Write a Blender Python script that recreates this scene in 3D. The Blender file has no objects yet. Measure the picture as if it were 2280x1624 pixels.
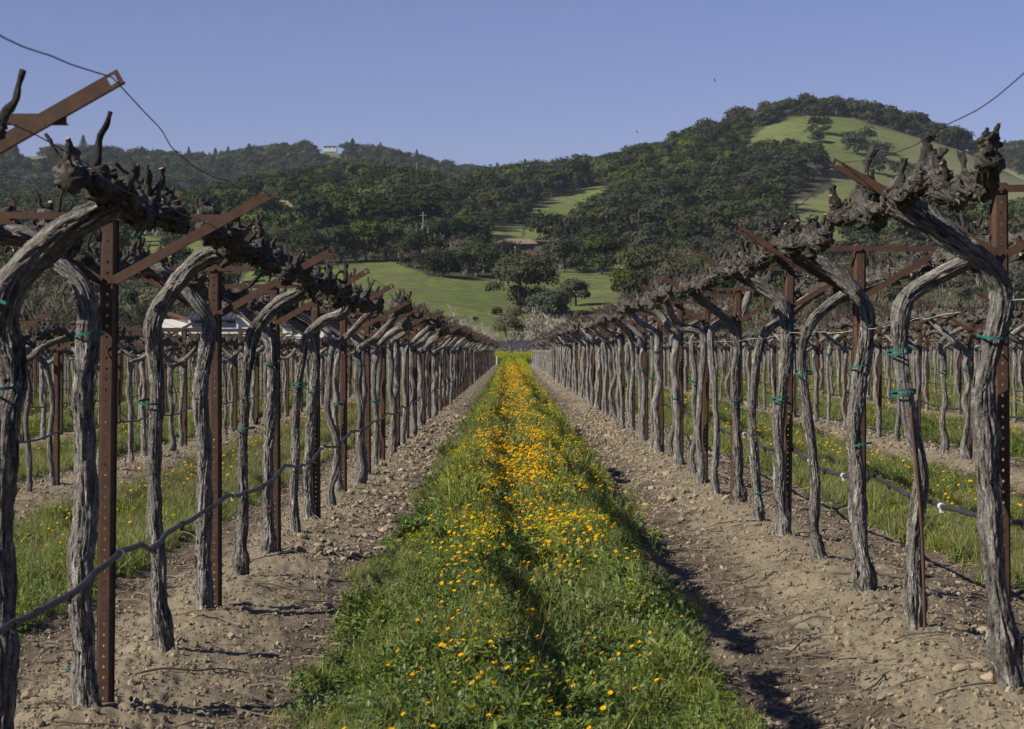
import bpy, math, random
import numpy as np
from mathutils import Vector, Matrix

rnd = random.Random(7)
NR = np.random.RandomState(11)
SC = bpy.context.scene
COL = SC.collection
R = math.radians

# ------------------------------------------------------------------ camera, world, sun, exposure
CAMZ = 1.25
FPX = 4770.0            # focal length in pixels of a 2280 px wide picture
cam_d = bpy.data.cameras.new('camera')
cam = bpy.data.objects.new('camera', cam_d)
COL.objects.link(cam)
cam.location = (0, 0, CAMZ)
cam.rotation_euler = (R(90) - math.atan(32 / FPX), 0, 0)
cam_d.sensor_width = 36
cam_d.lens = 36 * FPX / 2280
cam_d.clip_start = 0.1
cam_d.clip_end = 20000
cam_d.dof.use_dof = True
cam_d.dof.focus_distance = 15.0
cam_d.dof.aperture_fstop = 13
SC.camera = cam

SUN_DIR = Vector((0.885, 0.43, 0)).normalized()       # the way the shadows run on the ground
SUN_EL = R(36)
w = bpy.data.worlds.new('World')
SC.world = w
w.use_nodes = True
wn = w.node_tree.nodes
wl = w.node_tree.links
wn.clear()
sky = wn.new('ShaderNodeTexSky')
sky.sky_type = 'NISHITA'
sky.sun_disc = False
sky.sun_elevation = SUN_EL
sky.sun_rotation = math.atan2(-SUN_DIR.x, -SUN_DIR.y)
sky.altitude = 300
sky.air_density = 1.0
sky.dust_density = 0.0
sky.ozone_density = 4.0
tint = wn.new('ShaderNodeMixRGB')
tint.blend_type = 'MULTIPLY'
tint.inputs[0].default_value = 1.0
tint.inputs[2].default_value = (0.96, 0.79, 1.06, 1)
bg = wn.new('ShaderNodeBackground')
bg.inputs[1].default_value = 0.062
wo = wn.new('ShaderNodeOutputWorld')
wl.new(sky.outputs[0], tint.inputs[1])
wl.new(tint.outputs[0], bg.inputs[0])
wl.new(bg.outputs[0], wo.inputs[0])

sun_d = bpy.data.lights.new('sun', 'SUN')
sun_d.energy = 5.0
sun_d.angle = R(0.53)
sun_d.color = (1.0, 0.93, 0.80)
sun = bpy.data.objects.new('sun', sun_d)
COL.objects.link(sun)
sdir = Vector((SUN_DIR.x * math.cos(SUN_EL), SUN_DIR.y * math.cos(SUN_EL), -math.sin(SUN_EL)))
sun.rotation_euler = sdir.to_track_quat('-Z', 'Y').to_euler()
sun.location = (-20, -20, 40)

SC.view_settings.view_transform = 'Standard'
SC.view_settings.look = 'None'
SC.view_settings.exposure = 0.42
SC.view_settings.gamma = 1.0
SC.view_settings.use_curve_mapping = False
SC.cycles.max_bounces = 6
SC.cycles.diffuse_bounces = 3
SC.cycles.glossy_bounces = 2
SC.cycles.transmission_bounces = 3
SC.cycles.transparent_max_bounces = 6
SC.cycles.volume_bounces = 0
SC.cycles.caustics_reflective = False
SC.cycles.caustics_refractive = False

# ------------------------------------------------------------------ numpy noise
_P = np.random.RandomState(5).permutation(512).astype(np.int64)
_V = np.random.RandomState(6).rand(512) * 2 - 1
def _h(i, j, k):
    return _V[_P[(_P[(_P[i & 511] + j) & 511] + k) & 511]]
def vn(x, y, z=0.0):
    x, y, z = np.broadcast_arrays(np.asarray(x, float), np.asarray(y, float), np.asarray(z, float))
    i = np.floor(x).astype(np.int64); j = np.floor(y).astype(np.int64); k = np.floor(z).astype(np.int64)
    a = x - i; b = y - j; c = z - k
    a = a * a * (3 - 2 * a); b = b * b * (3 - 2 * b); c = c * c * (3 - 2 * c)
    def L(p, q, t): return p + (q - p) * t
    return L(L(L(_h(i, j, k), _h(i + 1, j, k), a), L(_h(i, j + 1, k), _h(i + 1, j + 1, k), a), b),
             L(L(_h(i, j, k + 1), _h(i + 1, j, k + 1), a), L(_h(i, j + 1, k + 1), _h(i + 1, j + 1, k + 1), a), b), c)
def fbm(x, y, z=0.0, o=4):
    s = 0; a = 1.0; f = 1.0
    for q in range(o):
        s = s + a * vn(x * f + 17.3 * q, y * f + 3.1 * q, np.asarray(z) * f)
        a *= 0.5; f *= 2.03
    return s

# ------------------------------------------------------------------ mesh helpers
def mesh_np(name, V, F, mat=None, uv=None, smooth=True, attrs=None, midx=None):
    """V (n,3); F list of int arrays (m,3)/(m,4) or one array"""
    me = bpy.data.meshes.new(name)
    V = np.asarray(V, np.float32)
    Fs = F if isinstance(F, list) else [F]
    Fs = [np.asarray(f, np.int32) for f in Fs if len(f)]
    nl = sum(f.size for f in Fs); nf = sum(len(f) for f in Fs)
    me.vertices.add(len(V)); me.vertices.foreach_set('co', V.ravel())
    me.loops.add(nl); me.loops.foreach_set('vertex_index', np.concatenate([f.ravel() for f in Fs]))
    me.polygons.add(nf)
    tot = np.concatenate([np.full(len(f), f.shape[1], np.int32) for f in Fs])
    st = np.concatenate([[0], np.cumsum(tot)[:-1]]).astype(np.int32)
    me.polygons.foreach_set('loop_start', st)
    me.polygons.foreach_set('loop_total', tot)
    if midx is not None: me.polygons.foreach_set('material_index', np.asarray(midx, np.int32))
    if uv is not None:
        lay = me.uv_layers.new(name='UVMap')
        vi = np.concatenate([f.ravel() for f in Fs])
        lay.data.foreach_set('uv', np.asarray(uv, np.float32)[vi].ravel())
    for k, a in (attrs or {}).items():
        a = np.asarray(a, np.float32)
        if a.ndim == 1:
            at = me.attributes.new(k, 'FLOAT', 'POINT'); at.data.foreach_set('value', a)
        else:
            at = me.attributes.new(k, 'FLOAT_VECTOR', 'POINT'); at.data.foreach_set('vector', a.ravel())
    me.update(calc_edges=True)
    me.validate()
    if smooth: me.shade_smooth()
    else: me.shade_flat()
    if mat is not None:
        for m in (mat if isinstance(mat, (list, tuple)) else [mat]): me.materials.append(m)
    return me

def obj(name, me, parent=None, loc=None, rz=None, link=True):
    o = bpy.data.objects.new(name, me)
    if link: COL.objects.link(o)
    if parent is not None: o.parent = parent
    if loc is not None: o.location = loc
    if rz is not None: o.rotation_euler = (0, 0, rz)
    return o
def empty(name, loc=(0, 0, 0), rz=0.0):
    o = bpy.data.objects.new(name, None); COL.objects.link(o)
    o.location = loc; o.rotation_euler = (0, 0, rz); o.empty_display_size = 0.2
    return o
def tag(o, label=None, cat=None, group=None, kind=None):
    if label: o['label'] = label
    if cat: o['category'] = cat
    if group: o['group'] = group
    if kind: o['kind'] = kind
    return o

class MB:
    """collects pieces into one mesh"""
    def __init__(s): s.V = []; s.Q = []; s.T = []; s.U = []; s.n = 0; s.mq = []; s.mt = []
    def add(s, V, Q=None, T=None, uv=None, m=0):
        V = np.asarray(V, float)
        if Q is not None and len(Q):
            s.Q.append(np.asarray(Q) + s.n); s.mq += [m] * len(Q)
        if T is not None and len(T):
            s.T.append(np.asarray(T) + s.n); s.mt += [m] * len(T)
        s.U.append(np.zeros((len(V), 2)) if uv is None else uv)
        s.V.append(V); s.n += len(V)
    def box(s, x0, x1, y0, y1, z0, z1, m=0, M=None):
        V = np.array([(x, y, z) for z in (z0, z1) for y in (y0, y1) for x in (x0, x1)], float)
        if M is not None: V = V @ np.array(M)[:3, :3].T + np.array(M)[:3, 3]
        s.add(V, [(0, 2, 3, 1), (4, 5, 7, 6), (0, 1, 5, 4), (2, 6, 7, 3), (0, 4, 6, 2), (1, 3, 7, 5)], m=m)
    def mesh(s, name, mat, smooth=True, attrs=None):
        F = []
        if s.Q: F.append(np.concatenate(s.Q))
        if s.T: F.append(np.concatenate(s.T))
        return mesh_np(name, np.concatenate(s.V), F, mat, np.concatenate(s.U), smooth, attrs, s.mq + s.mt)

def smooth_path(P, n):
    """catmull-rom through control points, resampled to n points evenly"""
    P = np.asarray(P, float)
    Q = np.vstack([2 * P[0] - P[1], P, 2 * P[-1] - P[-2]])
    out = []
    for i in range(1, len(Q) - 2):
        t = np.linspace(0, 1, 12, endpoint=False)[:, None]
        p0, p1, p2, p3 = Q[i - 1], Q[i], Q[i + 1], Q[i + 2]
        out.append(0.5 * ((2 * p1) + (-p0 + p2) * t + (2 * p0 - 5 * p1 + 4 * p2 - p3) * t ** 2 + (-p0 + 3 * p1 - 3 * p2 + p3) * t ** 3))
    out.append(P[-1:])
    A = np.vstack(out)
    d = np.concatenate([[0], np.cumsum(np.linalg.norm(np.diff(A, axis=0), axis=1))])
    s = np.linspace(0, d[-1], n)
    return np.stack([np.interp(s, d, A[:, k]) for k in range(3)], 1), s

def tube(P, s, rad, ns, disp=None, caps=True):
    """P (n,3), s arclength, rad (n,), ns sides -> V, Q, T, uv. disp(theta, s, r) -> radius factor"""
    n = len(P)
    T = np.gradient(P, axis=0); T /= np.linalg.norm(T, axis=1)[:, None] + 1e-12
    N = np.zeros((n, 3))
    a = np.array([0, -1.0, 0]) if abs(T[0][1]) < 0.8 else np.array([1.0, 0, 0])
    v = a - T[0] * (a @ T[0]); N[0] = v / np.linalg.norm(v)
    for i in range(1, n):
        v = N[i - 1] - T[i] * (N[i - 1] @ T[i]); N[i] = v / (np.linalg.norm(v) + 1e-12)
    B = np.cross(T, N)
    th = np.arange(ns) / ns * 2 * np.pi
    TH, S = np.meshgrid(th, s)
    Rr = np.asarray(rad)[:, None] * np.ones_like(TH)
    if disp is not None: Rr = Rr * disp(TH, S, Rr)
    V = P[:, None, :] + Rr[..., None] * (np.cos(TH)[..., None] * N[:, None, :] + np.sin(TH)[..., None] * B[:, None, :])
    V = V.reshape(-1, 3)
    i = np.arange(n - 1)[:, None] * ns; j = np.arange(ns)[None, :]; j2 = (j + 1) % ns
    Q = np.stack([i + j, i + j2, i + ns + j2, i + ns + j], -1).reshape(-1, 4)
    uv = np.stack([TH / (2 * np.pi), S], -1).reshape(-1, 2)
    Tt = []
    if caps:
        V = np.vstack([V, P[0], P[-1]]); uv = np.vstack([uv, [0, s[0]], [0, s[-1]]])
        a0 = n * ns; a1 = a0 + 1; b = (n - 1) * ns
        Tt = [(a0, (k + 1) % ns, k) for k in range(ns)] + [(a1, b + k, b + (k + 1) % ns) for k in range(ns)]
    return V, Q, Tt, uv

def bark_disp(seed, amp=1.0, lump=0.15, twist=1.5, fine=1.0):
    def f(th, s, r):
        t = th + twist * s + seed
        cx, cy = np.cos(t), np.sin(t)
        a = vn(cx * 2.2 + seed, cy * 2.2, s * 7 + seed)
        strips = 1 - np.abs(vn(cx * 5.5 + seed * 3, cy * 5.5, s * 9)) * 2
        fines = 1 - np.abs(vn(cx * 11 + seed, cy * 11 + 9, s * 22)) * 2
        lm = vn(cx * 1.1 + seed, cy * 1.1, s * 4.5 + seed * 2) + 0.6 * vn(cx * 1.6, cy * 1.6 + seed, s * 13)
        g1 = np.exp(-(vn(cx * 4.2 + seed * 2, cy * 4.2, s * 5.5 + 3) / 0.13) ** 2)
        g2 = np.exp(-(vn(cx * 7.5 + seed, cy * 7.5 + 4, s * 9 + 1) / 0.16) ** 2)
        return 1 + lump * lm + amp * (0.09 * a + 0.09 * strips + 0.05 * fine * fines - 0.17 * g1 - 0.10 * g2)
    return f

# ------------------------------------------------------------------ materials
def new_mat(name):
    m = bpy.data.materials.new(name); m.use_nodes = True
    nt = m.node_tree; nt.nodes.clear()
    out = nt.nodes.new('ShaderNodeOutputMaterial')
    return m, nt, out
def nd(nt, t, ins=None, **kw):
    n = nt.nodes.new(t)
    for k, v in kw.items(): setattr(n, k, v)
    for k, v in (ins or {}).items():
        if isinstance(v, bpy.types.NodeSocket): nt.links.new(v, n.inputs[k])
        else: n.inputs[k].default_value = v
    return n
def c4(c): return (c[0], c[1], c[2], 1)
def mixc(nt, fac, a, b, mode='MIX'):
    n = nt.nodes.new('ShaderNodeMix'); n.data_type = 'RGBA'; n.blend_type = mode
    for i, v in ((0, fac), (6, a), (7, b)):
        if isinstance(v, bpy.types.NodeSocket): nt.links.new(v, n.inputs[i])
        else: n.inputs[i].default_value = v if i == 0 else c4(v)
    return n.outputs[2]
def ramp(nt, fac, a, b):
    return nd(nt, 'ShaderNodeMapRange', {0: fac, 1: a, 2: b}).outputs[0]
def noise(nt, vec, scale, detail=4, rough=0.55, out=0):
    return nd(nt, 'ShaderNodeTexNoise', {'Vector': vec, 'Scale': scale, 'Detail': detail, 'Roughness': rough}).outputs[out]

def simple_mat(name, col, col2=None, scale=6, rough=0.8, bump=0.0, bscale=60, metal=0.0, rand=0.0):
    m, nt, out = new_mat(name)
    tc = nd(nt, 'ShaderNodeTexCoord').outputs['Object']
    c = c4(col)
    cc = None
    if col2 is not None:
        cc = mixc(nt, ramp(nt, noise(nt, tc, scale), 0.35, 0.65), col, col2)
    if rand > 0:
        oi = nd(nt, 'ShaderNodeObjectInfo').outputs['Random']
        hv = nd(nt, 'ShaderNodeHueSaturation', {'Value': nd(nt, 'ShaderNodeMapRange', {0: oi, 3: 1 - rand, 4: 1 + rand}).outputs[0]})
        if cc is not None: nt.links.new(cc, hv.inputs['Color'])
        else: hv.inputs['Color'].default_value = c
        cc = hv.outputs[0]
    b = nd(nt, 'ShaderNodeBsdfPrincipled', {'Roughness': rough, 'Metallic': metal})
    b.inputs['Specular IOR Level'].default_value = 0.25
    if cc is not None: nt.links.new(cc, b.inputs['Base Color'])
    else: b.inputs['Base Color'].default_value = c
    if bump > 0:
        bp = nd(nt, 'ShaderNodeBump', {'Height': noise(nt, tc, bscale), 'Strength': bump, 'Distance': 0.01})
        nt.links.new(bp.outputs[0], b.inputs['Normal'])
    nt.links.new(b.outputs[0], out.inputs[0])
    return m

def bark_mat(name, light, dark, fv=5.0, contrast=(0.36, 0.66)):
    m, nt, out = new_mat(name)
    uv = nd(nt, 'ShaderNodeUVMap').outputs[0]
    ob = nd(nt, 'ShaderNodeTexCoord').outputs['Object']
    mp = nd(nt, 'ShaderNodeMapping', {'Vector': uv, 'Scale': (26.0, fv * 3.2, 1)}).outputs[0]
    n1 = noise(nt, mp, 1.0, 6, 0.65)
    mp2 = nd(nt, 'ShaderNodeMapping', {'Vector': uv, 'Scale': (9.0, fv * 1.1, 1)}).outputs[0]
    n2 = noise(nt, mp2, 1.0, 3, 0.6)
    n3 = noise(nt, ob, 5.0, 3, 0.6)
    n4 = noise(nt, ob, 70.0, 4, 0.7)
    f = ramp(nt, nd(nt, 'ShaderNodeMath', {0: n1, 1: n2}, operation='ADD').outputs[0], contrast[0] * 2, contrast[1] * 2)
    c = mixc(nt, f, dark, light)
    c = mixc(nt, ramp(nt, n3, 0.4, 0.7), c, tuple(0.62 * a for a in light))
    brown = nd(nt, 'ShaderNodeMath', {0: ramp(nt, noise(nt, ob, 9.0, 4), 0.52, 0.75), 1: 0.35}, operation='MULTIPLY').outputs[0]
    c = mixc(nt, brown, c, (light[0] * 0.62, light[1] * 0.46, light[2] * 0.30))
    c = mixc(nt, nd(nt, 'ShaderNodeMath', {0: ramp(nt, n4, 0.45, 0.62), 1: 0.35}, operation='MULTIPLY').outputs[0], c, dark)
    oi = nd(nt, 'ShaderNodeObjectInfo').outputs['Random']
    hv = nd(nt, 'ShaderNodeHueSaturation', {'Color': c, 'Value': nd(nt, 'ShaderNodeMapRange', {0: oi, 3: 0.8, 4: 1.15}).outputs[0]})
    bp = nd(nt, 'ShaderNodeBump', {'Height': nd(nt, 'ShaderNodeMath', {0: f, 1: n4}, operation='ADD').outputs[0], 'Strength': 1.0, 'Distance': 0.010})
    b = nd(nt, 'ShaderNodeBsdfPrincipled', {'Base Color': hv.outputs[0], 'Roughness': 0.9, 'Normal': bp.outputs[0]})
    b.inputs['Specular IOR Level'].default_value = 0.1
    nt.links.new(b.outputs[0], out.inputs[0])
    return m

def leaf_mat(name, col, col2, transl=0.3, hue=0.02, val=0.35, gloss=0.0, sat=(1.1, .75)):
    m, nt, out = new_mat(name)
    oi = nd(nt, 'ShaderNodeObjectInfo').outputs['Random']
    g = nd(nt, 'ShaderNodeNewGeometry').outputs['Random Per Island']
    c = mixc(nt, g, col, col2)
    r2 = nd(nt, 'ShaderNodeMath', {0: oi, 1: 7.31}, operation='MULTIPLY')
    r2 = nd(nt, 'ShaderNodeMath', {0: r2.outputs[0]}, operation='FRACT').outputs[0]
    hv = nd(nt, 'ShaderNodeHueSaturation', {'Color': c,
            'Value': nd(nt, 'ShaderNodeMapRange', {0: oi, 3: 1 - val, 4: 1 + val}).outputs[0],
            'Hue': nd(nt, 'ShaderNodeMapRange', {0: r2, 3: 0.5 - hue, 4: 0.5 + hue}).outputs[0],
            'Saturation': nd(nt, 'ShaderNodeMapRange', {0: r2, 3: sat[0], 4: sat[1]}).outputs[0]})
    d = nd(nt, 'ShaderNodeBsdfDiffuse', {'Color': hv.outputs[0]})
    t = nd(nt, 'ShaderNodeBsdfTranslucent', {'Color': hv.outputs[0]})
    gl = nd(nt, 'ShaderNodeBsdfGlossy', {'Color': (1, 1, 1, 1), 'Roughness': 0.5})
    mx = nd(nt, 'ShaderNodeMixShader', {0: transl, 1: d.outputs[0], 2: t.outputs[0]})
    mx2 = nd(nt, 'ShaderNodeMixShader', {0: gloss, 1: mx.outputs[0], 2: gl.outputs[0]})
    nt.links.new(mx2.outputs[0], out.inputs[0])
    return m

M = {}
M['bark'] = bark_mat('weathered_bark', (0.44, 0.415, 0.38), (0.032, 0.028, 0.024), contrast=(0.42, 0.57))
M['bark_cordon'] = bark_mat('dark_gnarled_bark', (0.26, 0.24, 0.21), (0.016, 0.014, 0.012), fv=9.0, contrast=(0.40, 0.62))
M['tree_bark'] = simple_mat('tree_bark', (0.13, 0.11, 0.09), (0.06, 0.05, 0.04), 3, 0.9)
M['pale_bark'] = simple_mat('pale_bark', (0.34, 0.31, 0.27), (0.18, 0.16, 0.13), 3, 0.9)
M['scrub_bark'] = simple_mat('scrub_bark', (0.15, 0.135, 0.09), (0.09, 0.08, 0.055), 2, 0.9)
M['cut_wood'] = simple_mat('cut_wood', (0.42, 0.33, 0.22), (0.25, 0.18, 0.12), 40, 0.8)

def rust_mat():
    m, nt, out = new_mat('rusted_steel')
    ob = nd(nt, 'ShaderNodeTexCoord').outputs['Object']
    n1 = noise(nt, ob, 22, 6, 0.7)
    mp = nd(nt, 'ShaderNodeMapping', {'Vector': ob, 'Scale': (30, 30, 2.2)}).outputs[0]
    n2 = noise(nt, mp, 1.0, 4, 0.6)
    n3 = noise(nt, ob, 160, 3, 0.7)
    c = mixc(nt, ramp(nt, n1, 0.35, 0.7), (0.050, 0.026, 0.017), (0.115, 0.055, 0.029))
    c = mixc(nt, nd(nt, 'ShaderNodeMath', {0: ramp(nt, n2, 0.5, 0.7), 1: 0.6}, operation='MULTIPLY').outputs[0], c, (0.06, 0.036, 0.028))
    c = mixc(nt, nd(nt, 'ShaderNodeMath', {0: ramp(nt, n3, 0.55, 0.75), 1: 0.6}, operation='MULTIPLY').outputs[0], c, (0.06, 0.028, 0.018))
    bp = nd(nt, 'ShaderNodeBump', {'Height': n3, 'Strength': 0.35, 'Distance': 0.002})
    b = nd(nt, 'ShaderNodeBsdfPrincipled', {'Base Color': c, 'Roughness': 0.72, 'Metallic': 0.15, 'Normal': bp.outputs[0]})
    nt.links.new(b.outputs[0], out.inputs[0])
    return m
M['rust'] = rust_mat()
M['wire'] = simple_mat('old_wire', (0.10, 0.075, 0.06), (0.05, 0.045, 0.05), 8, 0.6, metal=0.4)
M['string'] = simple_mat('pale_string', (0.45, 0.47, 0.42))
M['hose'] = simple_mat('black_hose', (0.022, 0.021, 0.026), (0.05, 0.045, 0.045), 5, 0.45)
M['white_plastic'] = simple_mat('white_plastic', (0.55, 0.55, 0.52))
M['tie'] = simple_mat('teal_tie_tape', (0.008, 0.085, 0.072), (0.018, 0.14, 0.118), 30, 0.45)
M['stone'] = simple_mat('field_stone', (0.34, 0.275, 0.19), (0.22, 0.175, 0.12), 12, 0.9, 0.3, 60, rand=0.3)
M['clod'] = simple_mat('soil_clod', (0.222, 0.185, 0.125), (0.148, 0.122, 0.083), 30, 0.95, rand=0.35)
M['twig'] = simple_mat('dry_twig', (0.20, 0.16, 0.12), (0.07, 0.055, 0.042), 4, 0.9)

def soil_mat():
    m, nt, out = new_mat('vineyard_soil')
    ob = nd(nt, 'ShaderNodeTexCoord').outputs['Object']
    green = nd(nt, 'ShaderNodeAttribute', attribute_name='green').outputs['Fac']
    litter = nd(nt, 'ShaderNodeAttribute', attribute_name='litter').outputs['Fac']
    n1 = noise(nt, ob, 1.7, 5, 0.6)
    n2 = noise(nt, ob, 38, 5, 0.7)
    n3 = noise(nt, ob, 9, 4, 0.6)
    c = mixc(nt, ramp(nt, n1, 0.3, 0.7), (0.182, 0.150, 0.100), (0.258, 0.216, 0.146))
    c = mixc(nt, nd(nt, 'ShaderNodeMath', {0: ramp(nt, n2, 0.5, 0.7), 1: 0.45}, operation='MULTIPLY').outputs[0], c, (0.15, 0.11, 0.08))
    lf = nd(nt, 'ShaderNodeMath', {0: ramp(nt, nd(nt, 'ShaderNodeMath', {0: litter, 1: n3}, operation='ADD').outputs[0], 0.78, 1.05), 1: 0.85}, operation='MULTIPLY').outputs[0]
    c = mixc(nt, lf, c, (0.085, 0.067, 0.050))
    gm = mixc(nt, ramp(nt, n3, 0.4, 0.6), (0.022, 0.032, 0.012), (0.06, 0.07, 0.026))
    gf = ramp(nt, nd(nt, 'ShaderNodeMath', {0: green, 1: nd(nt, 'ShaderNodeMath', {0: n3, 1: 0.5}, operation='SUBTRACT').outputs[0]}, operation='ADD').outputs[0], 0.35, 0.65)
    c = mixc(nt, gf, c, gm)
    bp = nd(nt, 'ShaderNodeBump', {'Height': n2, 'Strength': 0.8, 'Distance': 0.012})
    b = nd(nt, 'ShaderNodeBsdfPrincipled', {'Base Color': c, 'Roughness': 0.95, 'Normal': bp.outputs[0]})
    b.inputs['Specular IOR Level'].default_value = 0.1
    nt.links.new(b.outputs[0], out.inputs[0])
    return m
M['soil'] = soil_mat()

def hill_mat():
    m, nt, out = new_mat('hill_meadow')
    ob = nd(nt, 'ShaderNodeTexCoord').outputs['Object']
    mead = nd(nt, 'ShaderNodeAttribute', attribute_name='meadow').outputs['Fac']
    vine = nd(nt, 'ShaderNodeAttribute', attribute_name='rows').outputs['Fac']
    dry = nd(nt, 'ShaderNodeAttribute', attribute_name='dry').outputs['Fac']
    n1 = noise(nt, ob, 0.02, 5, 0.6)
    n2 = noise(nt, ob, 0.25, 5, 0.65)
    g = mixc(nt, ramp(nt, n1, 0.35, 0.65), (0.105, 0.142, 0.034), (0.17, 0.205, 0.055))
    n5 = noise(nt, ob, 0.06, 6, 0.7)
    g = mixc(nt, nd(nt, 'ShaderNodeMath', {0: ramp(nt, n5, 0.46, 0.62), 1: 0.75}, operation='MULTIPLY').outputs[0], g, (0.125, 0.12, 0.065))
    g = mixc(nt, nd(nt, 'ShaderNodeMath', {0: ramp(nt, n2, 0.42, 0.62), 1: 0.75}, operation='MULTIPLY').outputs[0], g, (0.085, 0.09, 0.045))
    gd = mixc(nt, ramp(nt, n2, 0.35, 0.65), (0.13, 0.14, 0.07), (0.19, 0.18, 0.11))
    g = mixc(nt, dry, g, gd)
    # distant vine rows across the lower field: thin darker lines with broken posts
    sx = nd(nt, 'ShaderNodeSeparateXYZ', {0: ob})
    wob = nd(nt, 'ShaderNodeMath', {0: noise(nt, ob, 0.012, 2), 1: 14.0}, operation='MULTIPLY').outputs[0]
    yy = nd(nt, 'ShaderNodeMath', {0: sx.outputs[1], 1: wob}, operation='ADD').outputs[0]
    fr = nd(nt, 'ShaderNodeMath', {0: nd(nt, 'ShaderNodeMath', {0: yy, 1: 0.19}, operation='MULTIPLY').outputs[0]}, operation='FRACT').outputs[0]
    ln = nd(nt, 'ShaderNodeMath', {0: fr, 1: 0.34}, operation='LESS_THAN').outputs[0]
    ln = nd(nt, 'ShaderNodeMath', {0: ln, 1: ramp(nt, noise(nt, ob, 0.6, 3), 0.40, 0.56)}, operation='MULTIPLY').outputs[0]
    ln = nd(nt, 'ShaderNodeMath', {0: ln, 1: nd(nt, 'ShaderNodeMath', {0: vine, 1: 0.85}, operation='MULTIPLY').outputs[0]}, operation='MULTIPLY').outputs[0]
    g = mixc(nt, ln, g, (0.045, 0.055, 0.022))
    fl = mixc(nt, ramp(nt, n2, 0.35, 0.65), (0.04, 0.045, 0.022), (0.07, 0.07, 0.035))
    c = mixc(nt, mead, fl, g)
    b = nd(nt, 'ShaderNodeBsdfPrincipled', {'Base Color': c, 'Roughness': 1.0})
    b.inputs['Specular IOR Level'].default_value = 0.05
    nt.links.new(b.outputs[0], out.inputs[0])
    return m
M['hill'] = hill_mat()

M['oak'] = leaf_mat('oak_leaves', (0.024, 0.036, 0.012), (0.044, 0.058, 0.020), 0.10, 0.025, 0.45)
M['oak_grey'] = leaf_mat('grey_oak_leaves', (0.040, 0.046, 0.025), (0.068, 0.070, 0.040), 0.12, 0.02, 0.25)
M['field_oak'] = leaf_mat('field_oak_leaves', (0.050, 0.058, 0.030), (0.085, 0.092, 0.050), 0.12, 0.01, 0.1)
M['oak_bright'] = leaf_mat('bright_leaves', (0.045, 0.066, 0.015), (0.085, 0.11, 0.028), 0.2, 0.02, 0.25)
M['bare_brown'] = leaf_mat('bare_twig_crown', (0.075, 0.07, 0.042), (0.12, 0.105, 0.068), 0.1, 0.02, 0.25)
M['conifer'] = leaf_mat('conifer_needles', (0.025, 0.045, 0.025), (0.05, 0.075, 0.04), 0.1, 0.01, 0.2)
M['grass_a'] = leaf_mat('green_grass', (0.15, 0.185, 0.03), (0.30, 0.33, 0.065), 0.4, 0.02, 0.3, .02)
M['grass_b'] = leaf_mat('broad_leaf_green', (0.085, 0.14, 0.018), (0.18, 0.245, 0.04), 0.35, 0.02, 0.3, .02)
M['grass_dry'] = leaf_mat('dry_grass', (0.32, 0.28, 0.13), (0.22, 0.21, 0.09), 0.3, 0.02, 0.3)
M['orange'] = leaf_mat('orange_petals', (0.66, 0.26, 0.004), (0.72, 0.42, 0.008), 0.2, 0.012, 0.1, 0, (1.05, 1.0))
M['orange_eye'] = simple_mat('orange_flower_eye', (0.70, 0.25, 0.01))
M['yellow'] = leaf_mat('yellow_petals', (0.70, 0.68, 0.03), (0.80, 0.75, 0.05), 0.3, 0.01, 0.1, 0, (1.05, 1.0))
M['stem'] = simple_mat('flower_stem', (0.11, 0.16, 0.04))
M['white_wall'] = simple_mat('white_wall', (0.78, 0.77, 0.72), (0.70, 0.69, 0.64), 1.0)
M['cream_wall'] = simple_mat('cream_wall', (0.66, 0.62, 0.48))
M['dark_roof'] = simple_mat('dark_standing_seam_roof', (0.06, 0.055, 0.075), (0.045, 0.042, 0.06), 0.5, 0.5)
M['red_roof'] = simple_mat('rusty_red_roof', (0.20, 0.085, 0.06), (0.14, 0.06, 0.045), 0.8)
M['tan_roof'] = simple_mat('tan_roof', (0.24, 0.18, 0.12), (0.17, 0.12, 0.085), 0.8)
M['glass'] = simple_mat('dark_window_glass', (0.035, 0.05, 0.075), rough=0.15)
M['brown_wall'] = simple_mat('brown_wall', (0.14, 0.09, 0.06))
M['grey_wall'] = simple_mat('grey_wall', (0.33, 0.33, 0.33))
M['pole'] = simple_mat('weathered_pole', (0.24, 0.225, 0.20))
M['fence'] = simple_mat('dark_fence', (0.075, 0.065, 0.10))
M['bird'] = simple_mat('bird_feathers', (0.03, 0.03, 0.03))

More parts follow.
